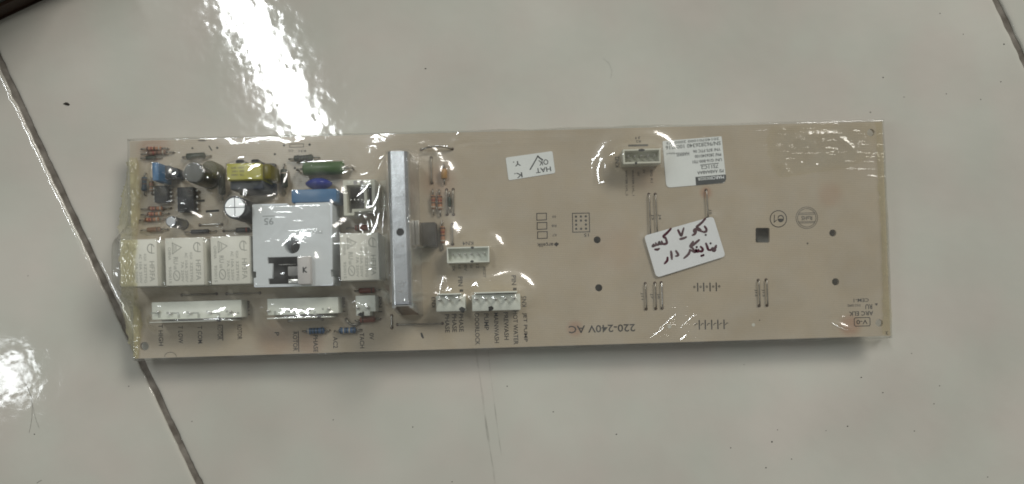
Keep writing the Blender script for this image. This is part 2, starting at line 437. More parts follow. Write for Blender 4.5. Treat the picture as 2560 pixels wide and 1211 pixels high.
def plate_mesh(loops, z0, z1, bev=0.0):
    cu = bpy.data.curves.new('t', 'CURVE'); cu.dimensions = '2D'; cu.fill_mode = 'BOTH'
    s = 1000.0 if False else 1.0
    for lp in loops:
        sp = cu.splines.new('POLY'); sp.points.add(len(lp) - 1); sp.use_cyclic_u = True
        for p, q in zip(sp.points, lp): p.co = (q[0], q[1], 0, 1)
    cu.extrude = (z1 - z0) / 2 - bev
    if bev > 0: cu.bevel_depth = bev; cu.bevel_resolution = 1; cu.offset = -bev
    me = eval_mesh(cu); bpy.data.curves.remove(cu)
    me.transform(Matrix.Translation((0, 0, (z0 + z1) / 2)))
    return me

def circ(cx, cy, r, n=24): return [(cx + r * math.cos(2 * math.pi * i / n), cy + r * math.sin(2 * math.pi * i / n)) for i in range(n)]
def rrect(x0, y0, x1, y1, r, n=5):
    out = []
    for (cx, cy, a0) in ((x1 - r, y1 - r, 0), (x0 + r, y1 - r, 90), (x0 + r, y0 + r, 180), (x1 - r, y0 + r, 270)):
        for i in range(n + 1):
            a = R(a0 + 90 * i / n); out.append((cx + r * math.cos(a), cy + r * math.sin(a)))
    return out

# text as flat print: fitted to a length and cap height (in any unit), centred, turned by rot
_tc = {}
def text_mesh(body):
    if body in _tc: return _tc[body].copy()
    cu = bpy.data.curves.new('t', 'FONT'); cu.body = body; cu.size = 1; cu.offset = 0.013; cu.resolution_u = 2
    me = eval_mesh(cu); bpy.data.curves.remove(cu)
    co = np.empty(len(me.vertices) * 3); me.vertices.foreach_get('co', co); co = co.reshape(-1, 3)
    lo, hi = co.min(0), co.max(0)
    me.transform(Matrix.Diagonal((1 / max(hi[0] - lo[0], 1e-6), 1 / max(hi[1] - lo[1], 1e-6), 1, 1)) @ Matrix.Translation((-(lo[0] + hi[0]) / 2, -(lo[1] + hi[1]) / 2, 0)))
    _tc[body] = me.copy()
    return me
def add_text(bm, body, cx, cy, L, H, rot, M):
    """L, H in local units of M"""
    me = text_mesh(body)
    me.transform(M @ Matrix.Translation((cx, cy, 0)) @ Matrix.Rotation(rot, 4, 'Z') @ Matrix.Diagonal((L, H, 1, 1)))
    bm.from_mesh(me); bpy.data.meshes.remove(me)
def ribbon(bm, pts, w, M=Matrix(), z=0.0, widths=None):
    """flat brush stroke through 2-D points with round ends"""
    P = [Vector((p[0], p[1])) for p in pts]
    Q = []
    for i in range(len(P) - 1):      # Catmull-Rom smoothing
        p0 = P[max(i - 1, 0)]; p1 = P[i]; p2 = P[i + 1]; p3 = P[min(i + 2, len(P) - 1)]
        for j in range(4):
            t = j / 4
            Q.append(0.5 * ((2 * p1) + (p2 - p0) * t + (2 * p0 - 5 * p1 + 4 * p2 - p3) * t * t + (3 * p1 - p0 - 3 * p2 + p3) * t ** 3))
    Q.append(P[-1])
    L = []; Rr = []
    for i, p in enumerate(Q):
        d = Q[min(i + 1, len(Q) - 1)] - Q[max(i - 1, 0)]
        d = d.normalized() if d.length > 1e-9 else Vector((1, 0))
        nrm = Vector((-d.y, d.x)); ww = w / 2 * (1 if widths is None else widths(i / (len(Q) - 1)))
        L.append(bm.verts.new(M @ Vector((*(p + nrm * ww), z)))); Rr.append(bm.verts.new(M @ Vector((*(p - nrm * ww), z))))
    for i in range(len(Q) - 1): bm.faces.new((L[i], L[i + 1], Rr[i + 1], Rr[i]))
    for p in (Q[0], Q[-1]):
        ww = w / 2 * (1 if widths is None else widths(0 if p is Q[0] else 1))
        bm.faces.new([bm.verts.new(M @ Vector((p.x + ww * math.cos(2 * math.pi * k / 10), p.y + ww * math.sin(2 * math.pi * k / 10), z + 2e-6 / M.median_scale))) for k in range(10)])

# ------------------------------------------------------------------ floor: grout bed and tiles
def FW(px, py, z=0.0): return W(px, py, z)
gd = Vector((0.4704, -1.0, 0)); gd.normalize()          # along the long joints (down the picture), world
gn = Vector((-gd.y, gd.x, 0))                              # across them, to the right
o0 = FW(107, 383); o1 = FW(2492, 0); oT = FW(0, 27)
nL = o0.dot(gn); nR = o1.dot(gn); dT = oT.dot(gd)
side = nR - nL
gb = bmesh.new()
bmesh.ops.create_grid(gb, x_segments=2, y_segments=2, size=0.75)
for v in gb.verts: v.co.z = -0.0009
floor = obj('floor', gb, M_GROUT); floor['kind'] = 'structure'; floor['label'] = 'grey brown grout bed between the glazed floor tiles'
def tile(n0, n1, d0, d1, seed, label=None):
    g = 0.0013
    n0 += g; n1 -= g; d0 += g; d1 -= g
    pts = []
    N = 200
    for (a, b, fix, ax) in ((n0, n1, d0, 0), (d0, d1, n1, 1), (n1, n0, d1, 0), (d1, d0, n0, 1)):
        for i in range(N):
            t = a + (b - a) * i / N
            j = 0.00030 * noise.noise(Vector((t * 260, seed * 7.1 + fix * 13, 0))) + 0.00022 * noise.noise(Vector((t * 900, seed * 3.7 + fix * 31, 5)))
            ch = noise.noise(Vector((t * 130, seed * 1.3 + fix * 57, 9)))
            if ch > 0.42: j -= (ch - 0.42) * 0.0030 * (0 if i in (0, N - 1) else 1)      # chips bite inwards
            sgn = {0: -1, 1: 1, 2: 1, 3: -1}
            k = ((n0, n1, d0, 0), (d0, d1, n1, 1), (n1, n0, d1, 0), (d1, d0, n0, 1)).index((a, b, fix, ax))
            f = fix + sgn[k] * j
            pts.append((t, f) if ax == 0 else (f, t))
    cn, cd = (n0 + n1) / 2, (d0 + d1) / 2
    bm = bmesh.new(); rings = []
    for (ins, z) in ((0, -0.008), (0, -0.00075), (0.0002, -0.00042), (0.0006, -0.00022), (0.0011, -0.00010), (0.0018, -0.00003), (0.0026, 0), (0.007, 0)):
        ring = []
        for (n_, d_) in pts:
            vn = n_ - math.copysign(min(ins, abs(n_ - cn)), n_ - cn) if abs(abs(n_ - cn) - (n1 - n0) / 2) < 0.0025 else n_ - (n_ - cn) * ins / ((n1 - n0) / 2)
            vd = d_ - math.copysign(min(ins, abs(d_ - cd)), d_ - cd) if abs(abs(d_ - cd) - (d1 - d0) / 2) < 0.0025 else d_ - (d_ - cd) * ins / ((d1 - d0) / 2)
            p = gn * vn + gd * vd
            zj = 0.00007 * noise.noise(Vector((p.x * 420, p.y * 420, seed))) if 0.0001 < ins < 0.0015 else 0
            ring.append(bm.verts.new((p.x, p.y, z + zj)))
        rings.append(ring)
    n = len(pts)
    for A, B in zip(rings, rings[1:]):
        for i in range(n): bm.faces.new((A[i], A[(i + 1) % n], B[(i + 1) % n], B[i]))
    bm.faces.new(rings[-1])
    o = obj('tile', bm, M_TILE, floor, smooth=True, auto=50)
    return o
k = 0
for ci in (-1, 0, 1):
    for ri in (-1, 0, 1):
        tile(nL + ci * side, nL + (ci + 1) * side, dT + ri * side, dT + (ri + 1) * side, k); k += 1

# dark corner strip plus an added unseen block that shades the far left corner
cf = empty('corner_shade_block', FW(-40, 20), 'dark brown strip with an added unseen block shading the extreme top left corner of the floor', 'corner shade block')
def corner_box(n0, n1, d0, d1, z0, z1, bev):
    b = bmesh.new(); bmesh.ops.create_cube(b, size=1)
    for v in b.verts:
        p = gn * ((n0 + n1) / 2 + v.co.x * (n1 - n0)) + gd * ((d0 + d1) / 2 + v.co.y * (d1 - d0))
        v.co = Vector((p.x, p.y, (z0 + z1) / 2 + v.co.z * (z1 - z0)))
    bmesh.ops.bevel(b, geom=b.edges[:], offset=bev, segments=2, affect='EDGES')
    return b
dP = FW(0, 48).dot(gd); nP = FW(0, 48).dot(gn)
obj('corner_strip', corner_box(nP - 0.10, nP + 0.055, dP - 0.08, dP, 0.0002, 0.0085, 0.0006), M_CORNERDARK, cf)
obj('corner_strip_top', corner_box(nP - 0.10, nP + 0.054, dP - 0.08, dP - 0.001, 0.0085, 0.0092, 0.0002), M_STRIPTOP, cf)
obj('unseen_shade_block', corner_box(nP - 0.095, nP + 0.045, dP - 0.075, dP - 0.0095, 0.0092, 0.055, 0.002), M_CORNERDARK, cf)  # out of view, added to darken the corner with its shade

# ------------------------------------------------------------------ the circuit board
CORN = {'tl': W(324, 353), 'tr': W(2205, 304), 'br': W(2226, 840), 'bl': W(337, 897)}
BC = (CORN['tl'] + CORN['tr'] + CORN['br'] + CORN['bl']) / 4
board = empty('circuit_board', (BC.x, BC.y, 0), 'long tan washing machine circuit board wrapped in clear film on the tiled floor', 'circuit board')
def wl(px, py): p = W(px, py); return (p.x, p.y)
holes = [[wl(*q) for q in circ(x, y, r, 20)] for (x, y, r) in
         ((361, 866, 11), (2177, 332, 9.5), (2198, 808, 9.5), (1493, 600, 8.8), (1497, 720, 9), (2082, 583, 8.8), (2089, 705, 9))]
holes.append([wl(x, y) for (x, y) in rrect(1889, 570, 1924, 607, 4)])
me = plate_mesh([[(CORN[c].x, CORN[c].y) for c in ('tl', 'tr', 'br', 'bl')]] + holes, ZU, ZB)
bm = bmesh.new(); bm.from_mesh(me); bpy.data.meshes.remove(me)
ce0 = Vector((BC.x, BC.y, ZU))
sub = obj('laminate', bm, None, board, label='tan laminate sheet with a fine horizontal weave and drilled holes')
sub.data.materials.append(board_material(ORG[sub.name]))

stub = None
for (x, y) in ((345, 700), (480, 690), (640, 520), (820, 520), (960, 790), (1040, 400), (1150, 760), (1290, 760), (1580, 400), (1640, 390), (1655, 770), (1917, 764), (1898, 700), (700, 770), (400, 780)):
    p = W(x, y, ZU)      # soldered leads under the board carry it
    if stub is None:
        bm = bmesh.new(); bmesh.ops.create_cone(bm, cap_ends=True, segments=8, radius1=.0005, radius2=.0009, depth=ZU - .0002, matrix=Matrix.Translation((p.x, p.y, ZU / 2)))
        stub = obj('solder_stub', bm, M_STEEL, board)
    else:
        o = link('solder_stub', stub.data, None, board, Vector((p.x, p.y, ORG[stub.name].z)))

OBS = []     # what the film is stretched over: (kind, cx, cy, hu, hv, angle, top z)
def obs_box(g, u0, u1, v0, v1, z):
    c = g.M @ Vector(((u0 + u1) / 2, (v0 + v1) / 2, 0))
    OBS.append(('r', c.x, c.y, (u1 - u0) / 2000, (v1 - v0) / 2000, g.ang, g.base + z / 1000))
def obs_cyl(g, u, v, r, z):
    c = g.M @ Vector((u, v, 0)); OBS.append(('c', c.x, c.y, r / 1000, 0, 0, g.base + z / 1000))

# ---- silkscreen
ZI = ZB + 0.00005
def ink(body, cx, cy, L, H, rot=-90, m=None, z=ZI, label=None):
    """print on the board: centre pixel, reading length and cap height in pixels, direction in degrees"""
    bm = bmesh.new(); p = W(cx, cy, z); k = K(z)
    add_text(bm, body, 0, 0, L * k, H * k, R(rot) + TH, Matrix.Translation(p))
    o = obj('printed_text', bm, m or M_INK, board); o['label'] = label or ('dark printed board text reading ' + body)
    return o
def strokes(name, lines, w, m=None, z=ZI, label=None, parent=None):
    bm = bmesh.new(); k = K(z)
    for ln in lines:
        P = [W(x, y, z) for (x, y) in ln]
        for a, b in zip(P, P[1:]):
            d = (b - a); 
            if d.length < 1e-9: continue
            d.normalize(); n = Vector((-d.y, d.x, 0)) * (w * k / 2); e = d * (w * k / 2)
            bm.faces.new([bm.verts.new(q) for q in (a - e + n, a - e - n, b + e - n, b + e + n)])
    o = obj(name, bm, m or M_INK, parent or board)
    if label: o['label'] = label
    return o
def ringpx(cx, cy, r, n=36): return [(cx + r * math.cos(2 * math.pi * i / n), cy + r * math.sin(2 * math.pi * i / n)) for i in range(n + 1)]

ink('220-240V AC', 1505, 822, 166, 19, 180)
for t, x, y0, y1 in (('PHASE', 1118, 786, 832), ('PHASE', 1136, 785, 831), ('PHASE', 1153, 785, 830), ('DOORLOCK', 1193, 784, 863), ('PUMP', 1216, 784, 826),
                     ('MAINWASH', 1241, 782, 858), ('PREWASH', 1265.5, 781, 850), ('HOT WATER', 1289, 777, 862), ('JET PUMP', 1312.5, 782, 855),
                     ('PIN', 1151, 692, 716), ('PIN', 1284.6, 689, 713), ('T HIGH', 402, 811, 865), ('T LOW', 451.5, 815, 859), ('T COM', 500, 815, 859),
                     ('ROTOR', 549, 812, 850), ('ROTOR', 599, 812, 849), ('P', 692, 831, 840), ('ROTOR', 738, 830, 878), ('PHASE', 789, 838, 881),
                     ('AC2', 838.5, 842, 871), ('TACH', 905, 833, 871), ('0V', 929, 833, 850), ('PIN 1', 619, 753, 788), ('PIN 1', 858, 744, 780), ('PIN 1', 950, 743, 781)):
    ink(t, x, (y0 + y1) / 2, y1 - y0, 11.5 if t not in ('PIN 1',) else 10)
ink('1', 1153.5, 727, 6, 9, -90); ink('1', 1287, 723, 6, 9, -90)
ink('KN5', 1310, 754, 27, 12, 90, M_INK2); ink('KN3', 1084, 756, 26, 10, 90, M_INK2); ink('KN4', 1170, 609, 27, 10, 180, M_INK2); ink('KN2', 1543, 405, 28, 11, 90, M_INK2)
strokes('overline', [[(745.5, 829), (747, 879)]], 2.2); strokes('overline', [[(556, 813), (557, 851)]], 2.2)
for t, x, y0, y1 in (('WATER LVL_2', 1566, 426, 490), ('WATER LVL_1', 1582.5, 425, 490), ('0V', 1596, 431, 441), ('5V', 1610, 424, 434), ('SIG K1', 1629, 425, 457)):
    ink(t, x, (y0 + y1) / 2, y1 - y0, 6, -90, M_INK2)
for t, x, y0, y1 in (('TX', 1134, 664, 679), ('RX', 1148, 663, 673), ('0V', 1164, 663, 678), ('5V', 1178, 662, 671), ('12', 1194, 661, 671), ('RESET', 1211, 668, 694)):
    ink(t, x, (y0 + y1) / 2, y1 - y0, 7, -90, M_INK2)
strokes('printed_rectangle', [[(724, 361), (759, 360), (759, 368), (724, 369), (724, 361)]], 1.2, M_INK2)
for dx, y in ((0, 534), (1, 557), (2, 580)):
    strokes('printed_rectangle', [[(1342 + dx, y), (1366 + dx, y - .6), (1366 + dx, y + 16), (1342 + dx, y + 17), (1342 + dx, y)]], 2.0)
ink('R9', 1385, 542, 9, 6, 180, M_INK2); ink('R8', 1385, 565, 12, 6, 180, M_INK2); ink('K7', 1386, 588, 10, 6, 180, M_INK2)
strokes('printed_rectangle', [[(1431, 534), (1473, 533), (1474, 580), (1432, 581), (1431, 534)]], 2.0)
bmd = bmesh.new()
for i in range(3):
    for j in range(4):
        q = [W(x, y, ZI) for (x, y) in circ(1440 + i * 12.2 + j * .2, 542 + j * 10.2 - i * .3, 3.0, 10)]
        if (i, j) != (1, 2): bmd.faces.new([bmd.verts.new(p) for p in q])
obj('printed_dot_grid', bmd, M_INK, board)
ink('15', 1466, 588, 12, 8, 180)
ink('ar\u00e7elik', 1363, 612, 40, 12, 180)
bmd = bmesh.new(); bmd.faces.new([bmd.verts.new(W(x, y, ZI)) for (x, y) in ((1384, 611), (1391, 606), (1398, 610), (1391, 617))]); obj('printed_diamond', bmd, M_INK, board)
# emblems
strokes('printed_emblem', [ringpx(1946, 547.5, 20.5), [(1936, 538), (1935.5, 556), (1941, 551)]], 1.9, label='small circle emblem with a half filled disc and a one')
bmd = bmesh.new()
bmd.faces.new([bmd.verts.new(W(x, y, ZI)) for (x, y) in [(1952 + 8 * math.cos(R(a)), 547 + 9 * math.sin(R(a))) for a in range(0, 181, 15)]])
obj('printed_half_disc', bmd, M_INK, board)
strokes('printed_emblem', [[(1952 + 7 * math.cos(R(a)), 547 + 8 * math.sin(R(a))) for a in range(200, 365, 15)]], 2.2)
strokes('printed_emblem', [ringpx(2017, 545, 27), ringpx(2017, 545, 23), [(1998, 533.5), (2037, 532)], [(1997, 537), (2038, 535.5)], [(1998, 555), (2038, 554)], [(2000, 558), (2037, 557)]], 1.2, M_INK2, label='round double ring emblem with a banner across')
ink('RoHS', 2017, 545.5, 27, 11, 180, M_INK2)
ink('CEM-1', 2153, 751, 38, 9, 180, M_INK2); ink('ARC ELK', 2153, 784, 61, 11, 180); ink('V-0', 2155, 805.5, 28, 11, 180)
strokes('printed_box', [[(2138, 795), (2173, 794), (2175, 797), (2175.5, 812), (2173, 815), (2139, 816), (2136, 813), (2135.5, 798), (2138, 795)]], 1.7)
ink('E1012 330902', 2135, 764, 32, 6, 180, M_INK2); ink('RU', 2172, 767, 17, 12, 180)
bmd = bmesh.new(); bmd.faces.new([bmd.verts.new(W(x, y, ZI)) for (x, y) in ((2187, 759), (2195, 759), (2191, 765))]); obj('printed_triangle', bmd, M_INK, board)
ink('2', 2217, 833, 7, 8, 180)
strokes('printed_bar_row', [[(x, 709 - i * .3), (x + .5, 728 - i * .3)] for i, x in enumerate((1744, 1759, 1775, 1790.5))], 3)
strokes('printed_bar_row', [[(x, 802 - i * .3), (x + .5, 823 - i * .3)] for i, x in enumerate((1748, 1763, 1779, 1794.5, 1810))], 3)
for i, x in enumerate((1736, 1751.5, 1767, 1783, 1798)): strokes('printed_mark', [ringpx(x, 718 - i * .4, 2.0, 8)], 1.4, M_INK2)
for i, x in enumerate((1740, 1755.5, 1771, 1787, 1802, 1817)): strokes('printed_mark', [[(x - 3, 814 - i * .4), (x, 810 - i * .4), (x + 3, 810 - i * .4)]], 1.8, M_INK)
for t, x, y in (('J11', 1605, 741), ('J7', 1629, 741), ('J6', 1646, 741), ('J12', 1890, 733), ('J13', 1908, 733), ('J3', 1631, 543), ('J4', 1649, 543), ('J5', 1775, 530)):
    ink(t, x, y, 14 if len(t) == 2 else 18, 7.5, -90, M_INK2)
strokes('printed_arc', [[(426 + 15 * math.cos(R(a)), 893 - 15 * math.sin(R(a)) * .8) for a in range(5, 180, 12)]], 1.2, M_INK2)
strokes('slot_mark', [[(1573, 364.5), (1618, 363.5)]], 5, M_INK2); ink('J1', 1595, 345, 13, 7, 180, M_INK2); ink('R2', 1596, 354, 12, 6, 180, M_INK2)
strokes('printed_mark', [[(517, 529), (545, 527)]], 5.5, M_INK); strokes('printed_mark', [[(489, 504), (509, 502)]], 6, M_INK)
strokes('printed_mark', [[(497, 352), (513, 352)], [(523, 366), (529, 376)]], 3.0, M_INK2)
ink('C12', 727, 377, 12, 6, 180, M_INK2); ink('R31', 756, 378, 18, 6, 180, M_INK2)
for x, y, r, m_ in ((1673.5, 817, 4.5, M_PAD), (1883.5, 812.5, 4.2, M_PAD), (710, 364, 2.6, M_INK), (774, 362, 3, M_INK), (687, 386, 3, M_INK2), (543, 370, 3, M_INK2), (481, 371, 2.6, M_INK2), (2019, 609, 2.3, M_INK2), (1899, 801, 1.6, M_INK2), (737, 421, 3, M_INK2)):
    bmd = bmesh.new(); bmd.faces.new([bmd.verts.new(W(*q, ZI)) for q in circ(x, y, r, 14)]); obj('pad' if m_ is M_PAD else 'printed_dot', bmd, m_, board)
bmd = bmesh.new(); bmd.faces.new([bmd.verts.new(W(x, y, ZI)) for (x, y) in ((1051, 833), (1055, 832), (1058, 839), (1060, 846), (1057, 847), (1053, 842))])
obj('ink_blot', bmd, M_MARK, board, label='small black ink blot near the lower board edge')

# ---- wire links
def jumper(x0, y0, x1, y1, h=0.9, r=0.27, m=None, label=None, arch=0.0, side_px=0.0):
    a = W(x0, y0, ZB); b = W(x1, y1, ZB)
    g = G((x0 + x1) / 2, (y0 + y1) / 2, 0, 0)
    mid = Vector((g.c.x, g.c.y, 0)); A = (Vector((a.x, a.y, 0)) - mid) * 1000; B = (Vector((b.x, b.y, 0)) - mid) * 1000
    d = B - A; nn = Vector((-d.y, d.x, 0)).normalized() * side_px * g.k
    pts = [A + Vector((0, 0, -0.3)), A + Vector((0, 0, h * .6)), A + d * .04 + Vector((0, 0, h))]
    for t in (.2, .35, .5, .65, .8): pts.append(A + d * t + Vector((0, 0, h + arch * math.sin(math.pi * t))) + nn * math.sin(math.pi * t))
    pts += [B - d * .04 + Vector((0, 0, h)), B + Vector((0, 0, h * .6)), B + Vector((0, 0, -0.3))]
    g.tube(pts, r)
    o = g.obj('wire_link', m or M_STEEL, board, smooth=True)
    s = g.sub()
    for p in (A, B): s.cyl(p.x, p.y, 0.62, 0, 0.10, 10)
    s.obj('solder_hole', M_BAND_K, o)
    return o
for q in ((1613, 709, 1615.5, 773), (1637, 708, 1639.5, 772), (1653, 707, 1655.5, 771), (1895.5, 701, 1898, 765), (1915, 700, 1917.5, 764), (1622, 486, 1625, 588), (1638, 486, 1642, 584),
          (1765, 476, 1769, 545), (1078, 395, 1080, 458), (1116.5, 475, 1118, 537), (1133, 474, 1134, 537), (1131, 562, 1132, 611), (993.5, 812, 1106, 809), (979.5, 789, 979.5, 820),
          (455, 738, 541, 735), (567, 735, 650, 733), (500, 563, 555, 561), (722, 803, 806, 799), (650, 576, 560, 578)):
    jumper(*q, m=M_DWIRE if random.random() < .6 else M_STEEL)
jumper(1053, 375, 1131, 373, h=1.0, arch=2.0, m=M_DWIRE, r=.36, side_px=4); jumper(866, 799, 900, 809, h=1.0, side_px=-8, m=M_DWIRE, r=.5)

# ---- axial parts
def axial(x0, y0, x1, y1, bl, bd, m, label, h=None, bands=(), tapered=True, name='resistor', lead=M_DWIRE, lr=0.32):
    """leads end at the two pixels, body bl pixels long and bd pixels thick between them"""
    g = G((x0 + x1) / 2, (y0 + y1) / 2, 0, 0)
    a, b = W(x0, y0), W(x1, y1); d = (b - a); L = d.length * 1000; ang = math.atan2(d.y, d.x)
    r = bd * g.k / 2; hh = (r + 0.25) if h is None else h
    g = G((x0 + x1) / 2, (y0 + y1) / 2, hh, ang); B2 = bl * g.k / 2
    if tapered: prof = [(-B2, r * .35), (-B2 * .96, r * .8), (-B2 * .84, r), (-B2 * .6, r * .97), (-B2 * .45, r * .86), (0, r * .84), (B2 * .45, r * .86), (B2 * .6, r * .97), (B2 * .84, r), (B2 * .96, r * .8), (B2, r * .35)]
    else: prof = [(-B2, r * .55), (-B2 * .95, r * .92), (-B2 * .88, r), (B2 * .88, r), (B2 * .95, r * .92), (B2, r * .55)]
    g.lathe(prof, 'u', (0, 0, hh))
    o = g.obj(name, m, board, smooth=True, auto=60); o['label'] = label
    s = g.sub()
    s.tube([(-L / 2, 0, -.3), (-L / 2, 0, hh * .7), (-L / 2 + .5, 0, hh), (-B2 * .9, 0, hh)], lr)
    s.tube([(L / 2, 0, -.3), (L / 2, 0, hh * .7), (L / 2 - .5, 0, hh), (B2 * .9, 0, hh)], lr)
    s.obj('lead', lead, o, smooth=True)
    for (t, bm_) in bands:
        s = g.sub(); rr = r * (.88 if tapered and abs(t) < .5 else 1.0) * 1.03; u = t * B2
        s.lathe([(u - .28, rr * .97), (u - .26, rr), (u + .26, rr), (u + .28, rr * .97)], 'u', (0, 0, hh))
        s.obj('colour_band', bm_, o, smooth=True, auto=60)
    c = g.M @ Vector((0, 0, 0)); OBS.append(('r', c.x, c.y, B2 / 1000, r / 1000, ang, ZB + (hh + r) / 1000))
    return o
BB = ((-.78, M_BAND_K), (-.3, M_BAND_R), (.1, M_BAND_K), (.72, M_BAND_W))
axial(756, 829, 823, 826, 44, 17, M_BLUER, 'blue banded resistor between the words ROTOR and AC2', bands=((-.8, M_BAND_W), (-.45, M_TEAL), (-.1, M_TEAL), (.25, M_TEAL), (.75, M_TEAL)))
axial(836, 828, 902, 825, 42, 16.5, M_BLUER, 'blue banded resistor above the word TACH', bands=((-.8, M_TEAL), (-.45, M_BAND_W), (-.1, M_TEAL), (.25, M_BAND_W), (.75, M_TEAL)))
axial(887, 728, 948, 725, 40, 14, M_REDG, 'red brown glass diode under the right relay', tapered=False, name='diode', bands=((.6, M_BAND_K),))
axial(888, 802, 950, 797, 38, 15, M_REDG, 'red brown diode below the two pin connector', tapered=False, name='diode', bands=((-.6, M_BAND_K),))
axial(352, 386, 432, 380, 46, 12, M_BROWN, 'brown resistor in the top left corner', bands=BB)
axial(352, 373, 418, 371, 38, 11, M_ORANGE, 'tan resistor nearest the top left corner', bands=BB)
axial(352, 396, 402, 394, 24, 9, M_DGREEN, 'small dark green diode in the top left corner', tapered=False, name='diode')
axial(455, 393, 524, 389, 46, 17, M_DGREEN, 'black green diode near the top edge', tapered=False, name='diode')
axial(722, 398, 796, 393, 48, 16, M_DGREEN, 'dark ribbed coil above the blue disc', tapered=True, name='coil', bands=((-.5, M_BLACK), (-.2, M_BLACK), (.1, M_BLACK), (.4, M_BLACK)))
axial(741, 424, 878, 419, 104, 33, M_GREEN, 'large green coil or power resistor at the top edge', h=4.2, tapered=False, name='power_resistor', lr=.45)
axial(709, 411, 712, 482, 46, 17, M_DGREEN, 'upright dark diode right of the yellow transformer', tapered=False, name='diode', bands=((-.55, M_BAND_W),))
axial(553, 418, 556, 500, 56, 17, M_OLIVE, 'dark diode left of the big silver topped capacitor', tapered=False, name='diode')
axial(362, 433, 360, 488, 36, 14, M_TEAL, 'dark teal resistor at the left board end', bands=((-.6, M_BAND_K), (0, M_BAND_K)))
axial(378, 446, 379, 486, 26, 11, M_ORANGE, 'orange resistor beside the small black chip', bands=BB)
axial(352, 523, 426, 520, 36, 11, M_ORANGE, 'uppermost orange resistor above the left relays', bands=BB)
axial(352, 537, 420, 534, 36, 11, M_ORANGE, 'middle orange resistor above the left relays', bands=BB)
axial(348, 551, 412, 548, 36, 11, M_ORANGE, 'lowest orange resistor above the left relays', bands=BB)
axial(352, 576, 418, 573, 34, 12, M_BROWN, 'brown diode just above the leftmost relay', tapered=False, name='diode', bands=((.55, M_BAND_K),))
axial(462, 581, 538, 578, 46, 11, M_DARK, 'black diode above the second relay', tapered=False, name='diode')
axial(576, 577, 638, 574, 34, 12, M_BLACK, 'black diode beside the grey cover', tapered=False, name='diode', bands=((.6, M_BAND_R),))
axial(866, 571, 942, 568, 34, 15, M_REDG, 'dark red diode between the open socket and the right relay', tapered=False, name='diode', bands=((-.5, M_BAND_K),))
axial(1109, 411, 1111, 459, 25, 16, M_AMBER, 'amber capacitor right of the heatsink top', name='capacitor', tapered=False)
axial(1082, 475, 1084, 537, 34, 12, M_ORANGE, 'left one of two orange resistors beside the heatsink', bands=BB)
axial(1098, 475, 1101, 539, 36, 13, M_ORANGE, 'right one of two orange resistors beside the heatsink', bands=BB)
axial(1105, 553, 1107, 622, 42, 14, M_ORANGE, 'orange resistor right of the power transistor', bands=BB)
axial(1123, 480, 1125, 530, 24, 9, M_DGREEN, 'small grey green diode between wire links', tapered=False, name='diode')

# ---- block parts
def block(name, x0, y0, x1, y1, h, m, label, bev=.4, z0=0.0, ang=TH, obs=True, parent=None):
    g = G((x0 + x1) / 2, (y0 + y1) / 2, h, ang); u = (x1 - x0) * g.k / 2; v = (y1 - y0) * g.k / 2
    g.box(-u, u, -v, v, z0, h, bev)
    if obs: obs_box(g, -u, u, -v, v, h)
    o = g.obj(name, m, parent or board, smooth=True, auto=40)
    if label: o['label'] = label
    g.u, g.v = u, v
    return o, g
def can(name, x, y, rpx, h, m, mtop, label, rt=.82, scored=False):
    g = G(x, y, h); r = rpx * g.k
    g.lathe([(0, r), (h * .07, r), (h * .10, r * .95), (h * .13, r), (h - .7, r), (h - .25, r * .96), (h, r * .86), (h - .02, r * .8)], 'z', n=36)
    obs_cyl(g, 0, 0, r, h)
    o = g.obj(name, m, board, smooth=True, auto=60); o['label'] = label
    s = g.sub()
    if scored:
        r2 = r * rt; gap = .16
        for qx in (-1, 1):
            for qy in (-1, 1):
                pts = [(qx * gap, qy * gap)]
                for i in range(9):
                    a = i / 8 * math.pi / 2; pts.append((qx * max(gap, r2 * math.cos(a)), qy * max(gap, r2 * math.sin(a))))
                pts = pts if qx * qy > 0 else pts[::-1]
                s.plate(pts, [], h - .05, h + .10)
        s.obj('scored_top', mtop, o)
    else:
        s.cyl(0, 0, r * rt, h - .1, h + .06, 28); s.obj('can_top', mtop, o)
    return o
can('electrolytic_capacitor', 587, 519, 29, 20, M_DARK, M_SILVER, 'large black electrolytic capacitor with cross scored silver top', .84, True)
can('electrolytic_capacitor', 427, 554, 14, 12, M_DARK, M_GREYTOP, 'small black electrolytic capacitor with plain grey top', .80)
can('electrolytic_capacitor', 436, 432, 13, 7, M_DARK, M_DARK, 'squat dark capacitor behind the small blue box', .8)
can('drum_coil', 484, 432, 26, 17, M_OLIVE, M_OLIVE, 'dark olive drum coil left of the yellow transformer', .8)
g = G(523, 424, 8); g.lathe([(0, 3.6), (7, 3.6), (8, 3.0), (8.2, 1)], 'z', n=24); g.obj('coil_end', M_OLIVE2, board, True, 'olive yellow coil end beside the drum coil', 50)
block('film_capacitor', 380, 406, 396, 452, 12, M_BLUEBOX, 'small upright blue film capacitor near the left end')
block('transistor', 408, 414, 424, 446, 6, M_FERRITE, 'grey transistor beside the small blue capacitor')
def dip(x0, y0, x1, y1, h, label):
    o, g = block('chip', x0, y0, x1, y1, h, M_BLACK, label, .25, z0=.5)
    n = 4
    for i in range(n):
        v = -g.v + (i + .5) * 2 * g.v / n
        for s_ in (-1, 1):
            s = g.sub(); u = s_ * g.u
            s.box(min(u, u + s_ * .9), max(u, u + s_ * .9), v - .35, v + .35, h * .45, h * .45 + .25, .05); s.box(min(u + s_ * .7, u + s_ * .95), max(u + s_ * .7, u + s_ * .95), v - .3, v + .3, -.3, h * .45, .05)
            s.obj('pin', M_STEEL, o)
dip(385, 464, 419, 506, 3.6, 'small black eight pin chip near the left board end')
dip(443, 468, 484, 530, 4.0, 'larger black chip left of the silver topped capacitor')
